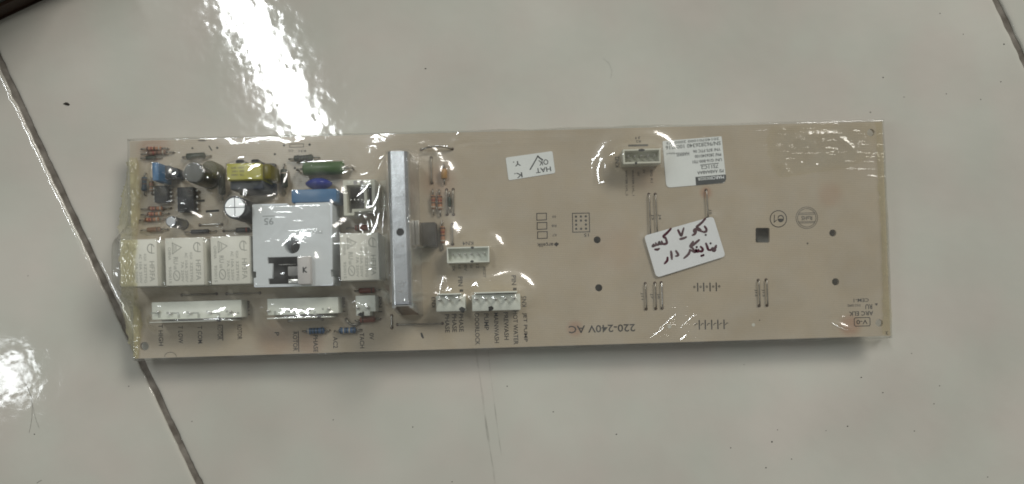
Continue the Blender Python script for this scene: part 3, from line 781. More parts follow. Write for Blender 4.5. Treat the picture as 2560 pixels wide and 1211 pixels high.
block('film_capacitor', 728, 473, 841, 506, 13, M_BLUEBOX, 'long flat blue film capacitor above the grey cover', .5)
g = G(789, 455.5, 11); r = 34 * g.k
g.lathe([(-2.4, .6), (-2.1, 2.2), (-1.3, 4.0), (-.4, 5.1), (.4, 5.2), (1.3, 4.1), (2.1, 2.3), (2.4, .6)], 'v', (0, 0, 5.6), 32); obs_box(g, -5, 5, -1.5, 1.5, 10.8)
g.obj('disc_varistor', M_BLUEDISC, board, True, 'royal blue upright disc varistor above the long blue capacitor', 60)
g = G(789, 450, 11)
# ---- yellow transformer
t, g = block('transformer', 566, 408, 652, 450, 18, M_YELLOW, 'yellow taped transformer block', .5, z0=3)
s = g.sub(); s.box(g.u - .05, g.u + 3.2, -g.v * .9, g.v * .95, 4, 16, .8); s.obj('winding', M_BROWNY, t, True, None, 40)
s = g.sub(); s.box(-g.u * .95, g.u * .98, -g.v - 3.2, -g.v + .1, 2, 15.5, .5); s.obj('core', M_FERRITE, t, True, None, 40)
s = g.sub(); s.box(-g.u * 1.05, g.u * 1.15, -g.v - 3.6, g.v + 2.4, 0, 3.2, .4); s.obj('bobbin', M_BLACK, t, True, None, 40)
for u in (-2.6, 3.2):
    s = g.sub(); s.box(u - 1.6, u + 1.6, g.v - .1, g.v + 2.0, 2, 14.5, .6); s.obj('terminal', M_BLACK, t, True, None, 40)
s = g.sub()
for i in range(3): add_text(s.bm, ('0201 B7S', 'E25 130C', 'TR 1042')[i], -g.u * .35, g.v * (.45 - .42 * i), g.u * .75, .8, math.pi, g.M @ Matrix.Translation((0, 0, 18.06)))
s.obj('printed_marking', M_BROWNY, t)

# ---- relays
def relay_print(g, u, v, h):
    s = g.sub(); Mz = g.M @ Matrix.Translation((0, 0, h + .04))
    U = lambda q: -u + 2 * u * q
    V = lambda q: v - 2 * v * q
    def T(b, q, a, c, H): add_text(s.bm, b, U(q), V((a + c) / 2), abs(V(a) - V(c)), H, -math.pi / 2, Mz)
    T('HF3FA', .86, .47, .90, 1.9)
    T('012-H', .68, .31, .45, 1.0); T('3ZSTFG', .68, .52, .93, 1.0)
    T('AC', .55, .31, .42, 1.0); T('10A 250V', .55, .48, .93, 1.0); T('7A 250V', .445, .5, .93, 1.0)
    T('CHINA', .12, .19, .46, 1.1); T('950015', .12, .6, .95, 1.1); T('RU', .275, .40, .55, 1.7); T('us', .255, .58, .66, 1.0)
    lines = [[(U(.84) + 1.3 * math.cos(R(a)), V(.2) + 1.7 * math.sin(R(a))) for a in range(20, 300, 28)], [(U(.86), V(.12)), (U(.86), V(.3)), (U(.93), V(.3))],
             [(U(.2), V(.1)), (U(.43), V(.2)), (U(.2), V(.33)), (U(.2), V(.1))], [(U(.24), V(.14)), (U(.24), V(.28))], [(U(.29), V(.16)), (U(.29), V(.26))],
             [(U(.29) + 1.2 * math.cos(R(a)), V(.79) + 1.9 * math.sin(R(a))) for a in range(0, 361, 30)], [(U(.25), V(.75)), (U(.32), V(.83))]]
    for ln in lines:
        for a, b in zip(ln, ln[1:]): ribbon(s.bm, [a, b], .28, Mz)
    return s
for i, (x0, y0, x1, y1, lab) in enumerate(((300, 599, 393, 717, 'leftmost ivory relay overhanging the board end'), (413, 595, 509, 714, 'second ivory relay from the left end'),
                                           (527, 591, 624.5, 711, 'third ivory relay, touching the grey cover'), (850, 583, 947, 701.5, 'lone ivory relay left of the heatsink'))):
    o, g = block('relay', x0, y0, x1, y1, 15.2, M_RELAY, lab, .35)
    s = relay_print(g, g.u, g.v, 15.2); s.obj('printed_marking', M_RPRINT, o)
    s = g.sub(); s.cyl(-g.u + 1.0, g.v - 1.3, .38, 15.2, 15.26, 12); s.obj('vent_dot', M_WHITE, o)

# ---- grey white cover with hole and lever slots
g = G(731, 613, 15); k_ = g.k
L_ = lambda x, y: ((x - 731) * k_ * math.cos(TH) + -(y - 613) * k_ * math.sin(TH), -(-(y - 613) * -k_ * math.cos(TH)) * 1 - (x - 731) * k_ * math.sin(TH))
def Lc(x, y):
    a = (x - 731) * k_; b = -(y - 613) * k_
    return (a * math.cos(TH) + b * math.sin(TH), -a * math.sin(TH) + b * math.cos(TH))
outer = [Lc(*q) for q in ((630, 513), (634, 511), (717, 509), (719, 515), (737, 514.5), (739, 508.5), (827, 506), (830, 508), (831.5, 674), (827, 675), (827, 692), (832, 693), (833, 712), (830, 714.5),
                          (637, 719), (635, 717), (634, 696), (640, 694), (640, 680), (633, 679))][::-1]
hole = [Lc(730 + 19.5 * math.cos(2 * math.pi * i / 28), 615 + 19.5 * math.sin(2 * math.pi * i / 28)) for i in range(28)]
slot = [Lc(*q) for q in ((669, 644), (757, 641.5), (757, 657), (748, 658), (748, 693), (747, 710), (671, 711.5), (671, 697), (681, 696.5), (681, 659), (669, 659.5))]
g.plate(outer, [hole, slot], 13.2, 15.0, 0.12)
cover = g.obj('actuator_cover', M_COVER, board, label='large square grey white plastic cover with a round hole and a lever slot')
s = g.sub(); ins = [(p[0] * .985, p[1] * .985) for p in outer]; inn = [(p[0] * .93, p[1] * .93) for p in outer]
s.plate(ins, [inn], 0, 13.2); s.obj('side_wall', M_COVER, cover)
s = g.sub(); s.plate([(p[0] * .92, p[1] * .92) for p in outer], [], 0.1, 2.0); s.obj('cavity_shade_slab', M_CAV, cover)  # dark slab: the cavity's shade is put into its colour
s = g.sub(); hc = Lc(730, 615)
hr = 19.5 * k_
s.plate(circ(hc[0], hc[1], hr + .6, 28), [circ(hc[0], hc[1], hr + .02, 28)], 5, 13.15); s.obj('hole_collar', M_COVER, cover, True, None, 40)
s = g.sub(); s.cyl(hc[0] + .3, hc[1] + .3, hr * .8, 2.0, 7.0, 24, .8); s.obj('plunger', M_DARK, cover, True, None, 50)
a = Lc(684, 707); b = Lc(746, 662)
s = g.sub(); a1 = Lc(713, 690); b1 = Lc(748, 664); s.box(a1[0], b1[0], a1[1], b1[1], 2.0, 11.5, .4); s.obj('contact_block', M_GREYP, cover, True, None, 40)
s = g.sub(); a1 = Lc(710, 709); b1 = Lc(747, 696); s.box(a1[0], b1[0], a1[1], b1[1], 2.0, 9.5, .3); s.obj('contact_blade', M_STEEL, cover, True, None, 40)
s = g.sub(); a1 = Lc(690, 662); b1 = Lc(735, 659); s.box(a1[0], b1[0], a1[1], b1[1], 2.0, 12.0, .2); s.obj('contact_blade', M_STEEL, cover, True, None, 40)
a1 = Lc(750, 713); b1 = Lc(781, 641); s = g.sub(); s.box(a1[0], b1[0], a1[1], b1[1], 14.9, 18.5, .7); lev = s.obj('lever_block', M_LEVER, cover, True, 'raised warm grey lever block beside the slots', 40)
s = g.sub(); q = Lc(768, 677); c0 = q[0] * .985; c1 = q[1] * .985
for (p, e) in (((-.5, -.9), (-.5, .9)), ((-.4, 0), (.6, .9)), ((-.4, 0), (.6, -.9))): ribbon(s.bm, [(c0 + p[0], c1 + p[1]), (c0 + e[0], c1 + e[1])], .5, g.M @ Matrix.Translation((0, 0, 18.55)))
s.obj('printed_marking', M_MARK, cover)
s = g.sub(); q = Lc(672, 552)
add_text(s.bm, '95', q[0], q[1] - .3, 3.6, 2.6, math.pi, g.M @ Matrix.Translation((0, 0, 15.03))); ribbon(s.bm, [(q[0] - 2.2, q[1] + 1.7), (q[0] + 2.2, q[1] + 1.7)], .3, g.M @ Matrix.Translation((0, 0, 15.03)))
q = Lc(795, 581); add_text(s.bm, '7S11', q[0], q[1], 3.6, 1.1, math.pi, g.M @ Matrix.Translation((0, 0, 15.03)))
s.obj('printed_marking', mat('moulded_print', (0.33, 0.36, 0.375), .5), cover)
obs_box(g, -14.2, 14.2, -14.8, 14.8, 15.0); OBS.append(('r', *(g.M @ Vector((*Lc(765, 677), 0)))[:2], .0022, .0052, TH, ZB + .0186))

# ---- pin connectors
def header(x0, y0, x1, y1, h, pins, lip, m, label, lip_h=11.0, pin_h=10.5, mark=None, notch=None, lip_gap=True, pin_r=.55):
    """solid base with upright pins; lip = (x0,y0,x1,y1) pixels of the tall locking wall"""
    o, g = block('connector', x0, y0, x1, y1, h, m, label, .3)
    cx, cy = (x0 + x1) / 2, (y0 + y1) / 2
    def Lp(x, y, hh):
        p = W(x, y, ZB + hh * .001); q = g.M.inverted() @ Vector((p.x, p.y, ZB)); return q.x, q.y
    if lip:
        a = Lp(lip[0], lip[3], lip_h); b = Lp(lip[2], lip[1], lip_h)
        s = g.sub(); s.box(a[0], b[0], (a[1] + b[1]) / 2 - abs(b[1] - a[1]) / 2, (a[1] + b[1]) / 2 + abs(b[1] - a[1]) / 2, 0, lip_h, .2); s.obj('locking_wall', m, o, True, None, 40)
        obs_box(g, a[0], b[0], a[1], b[1], lip_h)
    for (x, y) in pins:
        p = Lp(x, y, pin_h); s = g.sub(); s.cyl(p[0], p[1], pin_r, 0, pin_h, 12, .2); s.obj('pin', M_STEEL, o, True, None, 50)
        OBS.append(('c', *(g.M @ Vector((p[0], p[1], 0)))[:2], .0006, 0, 0, ZB + pin_h * .001))
    if notch:
        for (x, y, w_, h_) in notch:
            p = Lp(x, y, h); s = g.sub(); s.box(p[0] - w_ / 2, p[0] + w_ / 2, p[1] - h_ / 2, p[1] + h_ / 2, h - .4, h + .03); s.obj('keying_slot', M_SLOT, o)
    if mark:
        for (x, y, hh, w_, h_) in mark:
            p = Lp(x, y, hh); s = g.sub()
            s.plate([(p[0] + w_ * math.cos(t_) * (1 + .25 * math.sin(3 * t_ + x)), p[1] + h_ * math.sin(t_) * (1 + .25 * math.cos(2 * t_ + y))) for t_ in [2 * math.pi * i / 14 for i in range(14)]], [], hh - .3, hh + .05)
            s.obj('marker_dab', M_MARK, o)
    return o
header(379, 753, 604, 797, 7.5, [(394, 780), (424, 785), (474, 784), (524, 783), (575, 780)], (373, 800, 583, 808), M_WHITE, 'white five pin connector below the left relays', 10.5, 9.0,
       mark=[(546, 799, 10.5, 1.2, .9)], notch=[(419, 783, .9, .9), (469, 782, .9, .9), (518, 780, .9, .9), (567, 779, .9, .9)] + [(x, 790, 1.0, 1.6) for x in (398, 447, 497, 547)] + [(x, 783, 3.2, .7) for x in (388, 437, 487, 536, 588)])
header(668, 745, 846, 786, 7.5, [(670, 778), (719.5, 777), (771.5, 775), (821, 773)], (667, 791, 828, 799), M_WHITE, 'white four pin connector below the grey cover', 10.5, 9.0,
       mark=[(798, 791, 10.5, 1.0, .8)], notch=[(708, 775.5, .8, .8), (757, 774, .8, .8), (807, 773, .8, .8)] + [(x, 783, 1.0, 1.6) for x in (688, 738, 787)])
o = header(889, 739, 939, 780, 7.5, [(893, 770), (918, 769)], None, M_WHITE, 'small white two pin connector below the lone relay', pin_h=9.0, mark=[(903, 787, 7.6, 1.1, .8)])
for x in (897, 917):
    b_, g_ = block('locking_tab', x - 7, 777, x + 8, 790, 7.6, M_WHITE, None, .25, parent=o)
header(1090, 739, 1163, 779, 7.0, [(1098, 750.5), (1122, 750.5), (1147.5, 749)], (1094, 733, 1152, 738.5), M_WHITE, 'white three pin connector right of the heatsink', 10, 10.5, mark=[(1156, 775, 7.0, 1.2, 1.0)])
header(1180, 736, 1301, 777, 7.0, [(1190, 748), (1214, 748.5), (1239, 748.5), (1264, 747.5), (1286, 745.5)], (1185, 728, 1293, 735), M_WHITE, 'white five pin connector above the word MAINWASH', 10, 10.5, mark=[(1226.5, 772, 7.0, 1.0, 1.1)])
def shroud(x0, y0, x1, y1, h, n, m, label, marks, wall=3.2):
    g = G((x0 + x1) / 2, (y0 + y1) / 2, h); u = (x1 - x0) * g.k / 2; v = (y1 - y0) * g.k / 2; w_ = wall * g.k
    g.plate([(-u, -v), (u, -v), (u, v), (-u, v)], [[(-u + w_, -v + w_), (u - w_, -v + w_), (u - w_, v - w_), (-u + w_, v - w_)]], 0, h, .06)
    o = g.obj('connector', m, board, label=label)
    s = g.sub(); s.box(-u + w_ * .9, u - w_ * .9, -v + w_ * .9, v - w_ * .9, .0, 2.6); s.obj('shroud_floor', m, o)
    for i in range(n):
        s = g.sub(); uu = -u + (i + .85) * 2 * u / (n + .7); s.box(uu - .32, uu + .32, v * .12 - .32, v * .12 + .32, 2.5, h - 1.0, .1); s.obj('pin', M_STEEL, o)
    for (x, y, w2, h2) in marks:
        p = W(x, y, ZB + h * .001); q = g.M.inverted() @ Vector((p.x, p.y, ZB)); s = g.sub()
        s.plate([(q.x + w2 * math.cos(t_), q.y + h2 * math.sin(t_)) for t_ in [2 * math.pi * i / 14 for i in range(14)]], [], h - .4, h + .05); s.obj('marker_dab', M_MARK, o)
    obs_box(g, -u, u, -v, v, h)
shroud(1117, 617.5, 1223, 657, 6.5, 6, M_WHITE, 'white shrouded six pin socket under the letters KN4', [(1181, 619.5, .7, .45), (1180, 654, .7, .45)])
shroud(1558, 372.5, 1652, 409, 8.5, 5, M_CREAM, 'cream shrouded five pin socket near the top edge', [(1604, 375.5, 1.3, .45), (1590, 408, .5, .4)], 4)
# open stepped socket
g = G(897, 493, 10); k_ = g.k
def L2(x, y):
    a = (x - 897) * k_; b = -(y - 493) * k_
    return (a * math.cos(TH) + b * math.sin(TH), -a * math.sin(TH) + b * math.cos(TH))
g.plate([L2(*q) for q in ((857, 451), (937, 448.5), (938.5, 527), (911, 528), (911, 529), (886, 530), (886, 538.5), (859.5, 539.5))][::-1],
        [[L2(*q) for q in ((866, 463.5), (929, 461.5), (930, 521), (880, 523), (880, 532.5), (867.5, 533))]], 0, 10, .08)
so = g.obj('open_socket', M_CREAM, board, label='cream open topped stepped socket left of the heatsink')
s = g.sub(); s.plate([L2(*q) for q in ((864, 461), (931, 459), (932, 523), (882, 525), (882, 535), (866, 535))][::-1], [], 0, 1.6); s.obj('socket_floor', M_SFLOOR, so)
s = g.sub(); a1 = L2(907, 521); b1 = L2(913, 463); s.box(a1[0], b1[0], a1[1], b1[1], 1.6, 6.5, .15); s.obj('divider', M_CREAM, so)
for x in (888.5, 904.5):
    s = g.sub(); a1 = L2(x - 4.5, 462); b1 = L2(x + 4.5, 452); s.box(a1[0], b1[0], a1[1], b1[1], 9.7, 10.03); s.obj('keying_slot', M_GREYP, so)
for x, y in ((872.5, 456), (920, 455)):
    s = g.sub(); p = L2(x, y); s.cyl(p[0], p[1], .5, 9.9, 10.15, 12); s.obj('stud', M_WHITE, so)
for i in range(4):
    s = g.sub(); p = L2(875 + i * 9, 498); s.box(p[0] - .3, p[0] + .3, p[1] - .3, p[1] + .3, 1.5, 8, .1); s.obj('pin', M_STEEL, so)
obs_box(g, *(L2(857, 540)[0], L2(938, 540)[0]), L2(857, 538)[1], L2(857, 450)[1], 10)

# ---- heatsink: folded aluminium channel
H_ = 27.0
g = G(997, 578, H_); k_ = g.k
ang_h = math.atan2(-(1008 - 995.5), (770 - 385)); 
g = G(999, 574, H_, ang=R(1.75)); u = 26.5 * k_; v0, v1 = -194 * k_, 196 * k_
prof = []
def chan(uo, t):   # cross-section outline of the channel, outer then inner
    w_ = uo
    return [(-w_ - .8, 0), (-w_, H_ - 2.0), (-w_ + .35, H_ - .9), (-w_ + 1.15, H_ - .1), (-w_ + 1.5, H_), (w_ - 1.5, H_), (w_ - 1.15, H_ - .1), (w_ - .35, H_ - .9), (w_, H_ - 2.0), (w_ + .8, 0),
            (w_ + .8 - t, 0), (w_ - t, H_ - 2.2), (w_ - t - .5, H_ - t), (-w_ + t + .5, H_ - t), (-w_ + t, H_ - 2.2), (-w_ - .8 + t, 0)]
hp = chan(u, 1.1)
def loft(g, prof, v0, v1, n, cut=0.0):
    b = bmesh.new(); rings = []
    for i in range(n + 1):
        t = i / n; ring = []
        for (uu, zz) in prof:
            vv = v0 + (v1 - v0) * t
            if cut and i == 0: vv += cut * max(0, (zz - H_ * .75) / (H_ * .25))
            ring.append(b.verts.new((uu, vv, zz)))
        rings.append(ring)
    m_ = len(prof)
    for A, B in zip(rings, rings[1:]):
        for i in range(m_): b.faces.new((A[i], A[(i + 1) % m_], B[(i + 1) % m_], B[i]))
    for Rg in (rings[0], rings[-1]):
        for ix in ((9, 8, 11, 10), (8, 7, 6, 12, 11), (6, 5, 4, 3, 13, 12), (3, 2, 1, 14, 13), (1, 0, 15, 14)): b.faces.new([Rg[q] for q in ix])
    g._add(b)
loft(g, hp, v0 - 3.6, v1, 14, cut=4.6)
hs = g.obj('heatsink', M_ALU, board, True, 'tall silver aluminium channel heatsink standing across the board', 12)
def Lh(x, y, h):
    p = W(x, y, ZB + h * .001); q = g.M.inverted() @ Vector((p.x, p.y, ZB)); return q.x, q.y
s = g.sub(); p = Lh(1000.5, 580.5, H_); s.cyl(p[0], p[1], 1.42, H_ - .2, H_ + .02, 28); s.obj('screw_hole', mat('hole_black', (.004, .004, .004), .9, spec=0.0), hs)
s = g.sub()
for i in range(26):      # dents and scratches cast in the top face
    y_ = random.choice([random.gauss(640, 14), random.gauss(705, 14), random.gauss(722, 10), random.uniform(400, 750)]); x_ = random.uniform(984, 1016)
    p = Lh(x_, y_, H_); a_ = random.uniform(0, 3.14); l_ = random.uniform(.12, .45)
    s.tube([(p[0] - l_ * math.cos(a_), p[1] - l_ * math.sin(a_), H_ - .03), (p[0] + l_ * math.cos(a_), p[1] + l_ * math.sin(a_), H_ - .03)], .09, 6)
s.obj('dent', M_GREYP, hs)
obs_box(g, -u, u, v0 + 2, v1, H_)
s = g.sub(); s.box(-u + .2, u - .2, v0 - 3.2, v1, .02, .5); s.obj('channel_shade_strip', M_BROWN, hs)  # dark strip painted in as the shade inside the channel
# power transistor clamped to the heatsink
t_, g2 = block('power_transistor', 1053, 556, 1090, 616, 8, M_BLACK, 'black power transistor clamped beside the heatsink', .5)
s = g2.sub(); s.box(-g2.u - 1.4, -g2.u + .1, -g2.v * .98, g2.v * 1.02, 0, 15, .2); s.obj('mounting_tab', M_STEEL, t_, True, None, 40)

# ------------------------------------------------------------------ stickers
def sticker(name, corners, r, z, m, label):
    """corners TL,TR,BR,BL in pixels -> rounded label sheet; returns object and its local frame (px units, x right, y down along the sheet)"""
    P = [Vector(c) for c in corners]; N = 6; pts = []
    for i in range(4):
        c = P[i]; a = (P[i - 1] - c).normalized(); b = (P[(i + 1) % 4] - c).normalized(); rr = r[i] if isinstance(r, (list, tuple)) else r
        for j in range(N + 1):
            t = j / N; q0 = c + a * rr; q1 = c + b * rr
            pts.append((1 - t) ** 2 * q0 + 2 * t * (1 - t) * c + t * t * q1)
    bm = bmesh.new()
    lo = [bm.verts.new(W(p.x, p.y, z - .00012)) for p in pts]; hi = [bm.verts.new(W(p.x, p.y, z)) for p in pts]
    n = len(pts)
    for i in range(n): bm.faces.new((lo[i], lo[(i + 1) % n], hi[(i + 1) % n], hi[i]))
    bm.faces.new(hi)
    o = obj(name, bm, m); tag(o, label, 'sticker'); return o
def print_on(parent, items, rot, z, m, name='printed_text'):
    bm = bmesh.new(); k = K(z)
    for (b, cx, cy, L, H) in items:
        add_text(bm, b, 0, 0, L * k, H * k, R(rot), Matrix.Translation(W(cx, cy, z)))
    return obj(name, bm, m, parent)
zs = ZB + 0.00022
s1 = sticker('sticker', [(1656, 353), (1804, 341), (1816, 457), (1666, 470)], (4, 3, 12, 12), zs, M_PAPER, 'white printed part number sticker with a black bar and rows of small text')
zp = zs + .00004
bar = [W(x, y, zp) for (x, y) in ((1738.5, 443), (1814.5, 436.5), (1815.5, 447), (1813, 454), (1806, 457.5), (1740, 463.5))]
bmd = bmesh.new(); bmd.faces.new([bmd.verts.new(p) for p in bar]); obj('black_bar', bmd, M_LINK, s1)
print_on(s1, [('MARC000302R', 1777, 445.5, 66, 8)], 185, zp + .00003, M_PAPER)
print_on(s1, [('PS/ AABAABAA', 1776, 430, 66, 8), ('7S11C2', 1774, 417.5, 43, 9), ('UN/ G16-B00-T01', 1768, 402.5, 73, 7.5), ('PN/ 2826340100', 1770, 389, 66, 7.5), ('YN/ B7S FTC 06', 1767, 376.5, 69, 7.5)], 185, zp, M_LINK)
print_on(s1, [('HARREL', 1706, 386, 34, 9)], 185, zp, M_LINK); print_on(s1, [('Richard', 1677, 384.5, 20, 5)], 185, zp, M_LINK2)
print_on(s1, [('SN/962826340 1000216', 1733, 364, 138, 10), ], 185, zp, M_LINK2)
print_on(s1, [('20140701000 2000773', 1732, 353, 132, 6.5)], 185, zp, M_LINK2)
strokes('ruled_line', [[(1751, 413), (1796, 408.5)]], 1.6, M_LINK, zp, parent=s1)
s2 = sticker('sticker', [(1264, 394.5), (1381, 378), (1388.5, 433), (1271.5, 451.5)], 5, zs, M_PAPER, 'small white sticker printed HAT OK K. Y. with a tick')
print_on(s2, [('HAT', 1358.5, 425, 38, 12), ('OK', 1358.5, 406.5, 25, 14), ('K.', 1296, 438.5, 20, 13), ('Y.', 1292.5, 409.5, 19, 12.5)], 188, zp, M_LINK)
bmd = bmesh.new()
def wpx(px, py, z): p = W(px, py, z); return (p.x, p.y)
ribbon(bmd, [wpx(1325.5, 424, zp), wpx(1336, 406, zp), wpx(1344.5, 391, zp)], 3.0 * K(zp), Matrix.Translation((0, 0, zp + .00002)))
ribbon(bmd, [wpx(1344.5, 390.5, zp), wpx(1350, 396, zp), wpx(1356, 399.5, zp)], 3.6 * K(zp), Matrix.Translation((0, 0, zp + .00002)))
obj('tick_mark', bmd, M_LINK, s2)
# handwritten label, stuck on top of the film
zh = ZB + 0.0010
s3 = sticker('sticker', [(1610, 590), (1783, 541), (1814, 641), (1641, 695)], (9, 10, 9, 12), zh, M_PAPER2, 'tilted white sticker with two lines of dark red handwriting')
OBS.append(('r', *W(1712, 617, zh)[:2], .0142, .0087, R(16), zh - .0002))
HW = [  # pen strokes in enlarged-view coordinates (x/3.783+1580, y/3.783+480)
    [(693, 254), (655, 296), (612, 334), (640, 352), (655, 372)], [(688, 328), (703, 352), (700, 374), (680, 380), (655, 372)], [(697, 407), (698, 410)],
    [(655, 372), (628, 362), (606, 352), (588, 362), (590, 380), (606, 380), (604, 362)], [(606, 378), (594, 398), (572, 411)],
    [(436, 362), (450, 390), (466, 415), (478, 382), (489, 344)], [(456, 447), (485, 440), (514, 428)],
    [(368, 349), (330, 390), (296, 422), (318, 440)], [(316, 432), (326, 462), (328, 486), (306, 494), (290, 490), (280, 468)], [(290, 490), (268, 494), (258, 474), (252, 496), (236, 500), (224, 484)], [(236, 500), (214, 508), (194, 516), (204, 496)], [(219, 545), (240, 546), (258, 537)],
    [(700, 489), (712, 520), (722, 546), (742, 552)], [(742, 552), (756, 540), (764, 534), (786, 544), (778, 560), (760, 552), (772, 546)], [(784, 540), (796, 508)], [(743, 487), (744, 490)],
    [(634, 456), (592, 492), (556, 522)], [(578, 472), (562, 496), (552, 516), (574, 534), (586, 552)], [(650, 520), (668, 540), (662, 562), (636, 560), (628, 546)], [(636, 562), (616, 566), (606, 548), (600, 568), (584, 566), (566, 556), (548, 552)], [(612, 522), (614, 525)], [(656, 606), (664, 603)], [(672, 600), (678, 597)], [(549, 548), (540, 580), (518, 606), (492, 627)],
    [(416, 560), (432, 584), (436, 602), (414, 608)], [(369, 564), (374, 600), (377, 637)], [(336, 622), (334, 648), (322, 664), (308, 678)]]
bmd = bmesh.new(); zk = zh + .00004
for i, st in enumerate(HW):
    pts = [wpx(x / 3.783 + 1580, y / 3.783 + 480, zk) for (x, y) in st]
    ribbon(bmd, pts, (5.6 if len(st) > 2 else 6.0) * K(zk), Matrix.Translation((0, 0, zk + i * 3e-7)), widths=lambda t: .8 + .35 * math.sin(t * 3.0 + .3))
obj('handwriting', bmd, M_PEN, s3)

# ------------------------------------------------------------------ the clear film stretched over the board
NU, NV = 640, 190
su = np.linspace(0, 1, NU); sv = np.linspace(0, 1, NV)
tl, tr, br, bl = (np.array(CORN[c][:2]) for c in ('tl', 'tr', 'br', 'bl'))
S, T = np.meshgrid(su, sv)
XY = ((1 - S) * (1 - T))[..., None] * bl + (S * (1 - T))[..., None] * br + (S * T)[..., None] * tr + ((1 - S) * T)[..., None] * tl
X, Y = XY[..., 0], XY[..., 1]
ob = np.full(X.shape, ZB + 0.0003)
for (kind, cx, cy, hu, hv, a, z) in OBS:
    dx, dy = X - cx, Y - cy
    if kind == 'r':
        c, s_ = math.cos(a), math.sin(a)
        m_ = (np.abs(dx * c + dy * s_) < hu + .0004) & (np.abs(-dx * s_ + dy * c) < hv + .0004)
    else: m_ = dx * dx + dy * dy < (hu + .0004) ** 2
    ob[m_] = np.maximum(ob[m_], z + 0.00025)
h = ob.copy()
for it in range(260):
    p = np.pad(h, 1, mode='edge')
    av = (p[:-2, 1:-1] + p[2:, 1:-1] + p[1:-1, :-2] + p[1:-1, 2:]) / 4
    h = np.maximum(ob, h + 0.98 * (av - h))
    h[0, :] = np.minimum(h[0, :], ob[0, :] + .0006); h[-1, :] = np.minimum(h[-1, :], ob[-1, :] + .0006)
    h[:, -1] = ob[:, -1]
lift = h - (ZB + .0003)
# wrinkles: drawn creases first, then scattered fine ones
def crease(x0, y0, x1, y1, amp, wid, bend=0.0):
    a = np.array(W(x0, y0)[:2]); b = np.array(W(x1, y1)[:2]); d = b - a; L = np.linalg.norm(d); d /= L; n = np.array((-d[1], d[0]))
    t = ((X - a[0]) * d[0] + (Y - a[1]) * d[1]) / L
    q = (X - a[0]) * n[0] + (Y - a[1]) * n[1] - bend * .001 * np.sin(np.clip(t, 0, 1) * math.pi)
    e = np.clip(np.minimum(t, 1 - t) * 5, 0, 1)
    return amp * .001 * e * np.exp(-(q / (wid * .001)) ** 2)
for cdef in ((1503, 388, 1497, 462, .45, 1.6, -1.2), (1640, 792, 1705, 752, .16, .6, 0), (1615, 842, 1690, 800, .16, .6, 0), (1700, 820, 1738, 785, .16, .6, 0), (1690, 850, 1720, 828, .2, .7, 0),
             (2070, 802, 2128, 828, .25, .7, .4), (2088, 806, 2150, 832, .2, .6, 0), (340, 383, 1060, 362, .22, .8, 0), (1100, 352, 1500, 342, .2, .8, 0), (1100, 368, 1560, 352, .15, .7, .5),
             (1098, 745, 1108, 690, .3, .8, .6), (1112, 735, 1122, 716, .3, .8, 0), (1180, 716, 1196, 706, .25, .7, .5), (1350, 800, 1372, 870, .15, .8, 0), (1930, 330, 2040, 312, .35, 1.2, .8), (1950, 420, 2000, 330, .3, 1.2, 1),
             (2090, 345, 2140, 385, .35, 1.2, .6), (2000, 335, 2100, 330, .3, 1.0, -.6), (1945, 400, 1975, 440, .3, 1.0, 0), (2190, 380, 2205, 440, .3, 1.0, 0), (1130, 352, 1200, 345, .25, .7, 0)):
    h += crease(*cdef)
rng = random.Random(3)
for i in range(90):      # little dimples and nicks all over
    x_ = rng.uniform(345, 2200); y_ = rng.choice([rng.uniform(320, 860), rng.uniform(320, 400), rng.uniform(740, 860)]); a_ = rng.choice([rng.gauss(-.55, .3), rng.gauss(0, .2)]); l_ = rng.uniform(3, 14)
    h += crease(x_, y_, x_ + l_ * math.cos(a_), y_ + l_ * math.sin(a_) , rng.uniform(.08, .22), rng.uniform(.4, .7))
fine = np.zeros_like(h); near = np.clip(lift / .004, 0, 1)
gx, gy = np.gradient(h); slope = np.clip(np.hypot(gx, gy) / .0004, 0, 1)
for j in range(NV):
    for i in range(NU):
        x_, y_ = X[j, i], Y[j, i]
        fine[j, i] = noise.noise(Vector((x_ * 110, y_ * 150, 1.7))) * .00009 + abs(noise.noise(Vector((x_ * 320 + y_ * 120, y_ * 330, 4.2)))) * .00005 * (.4 + 2.2 * slope[j, i])
right = np.clip((S - .84) / .1, 0, 1)
h += fine * (.55 + .9 * near + .8 * right)
bunch = np.zeros_like(h)
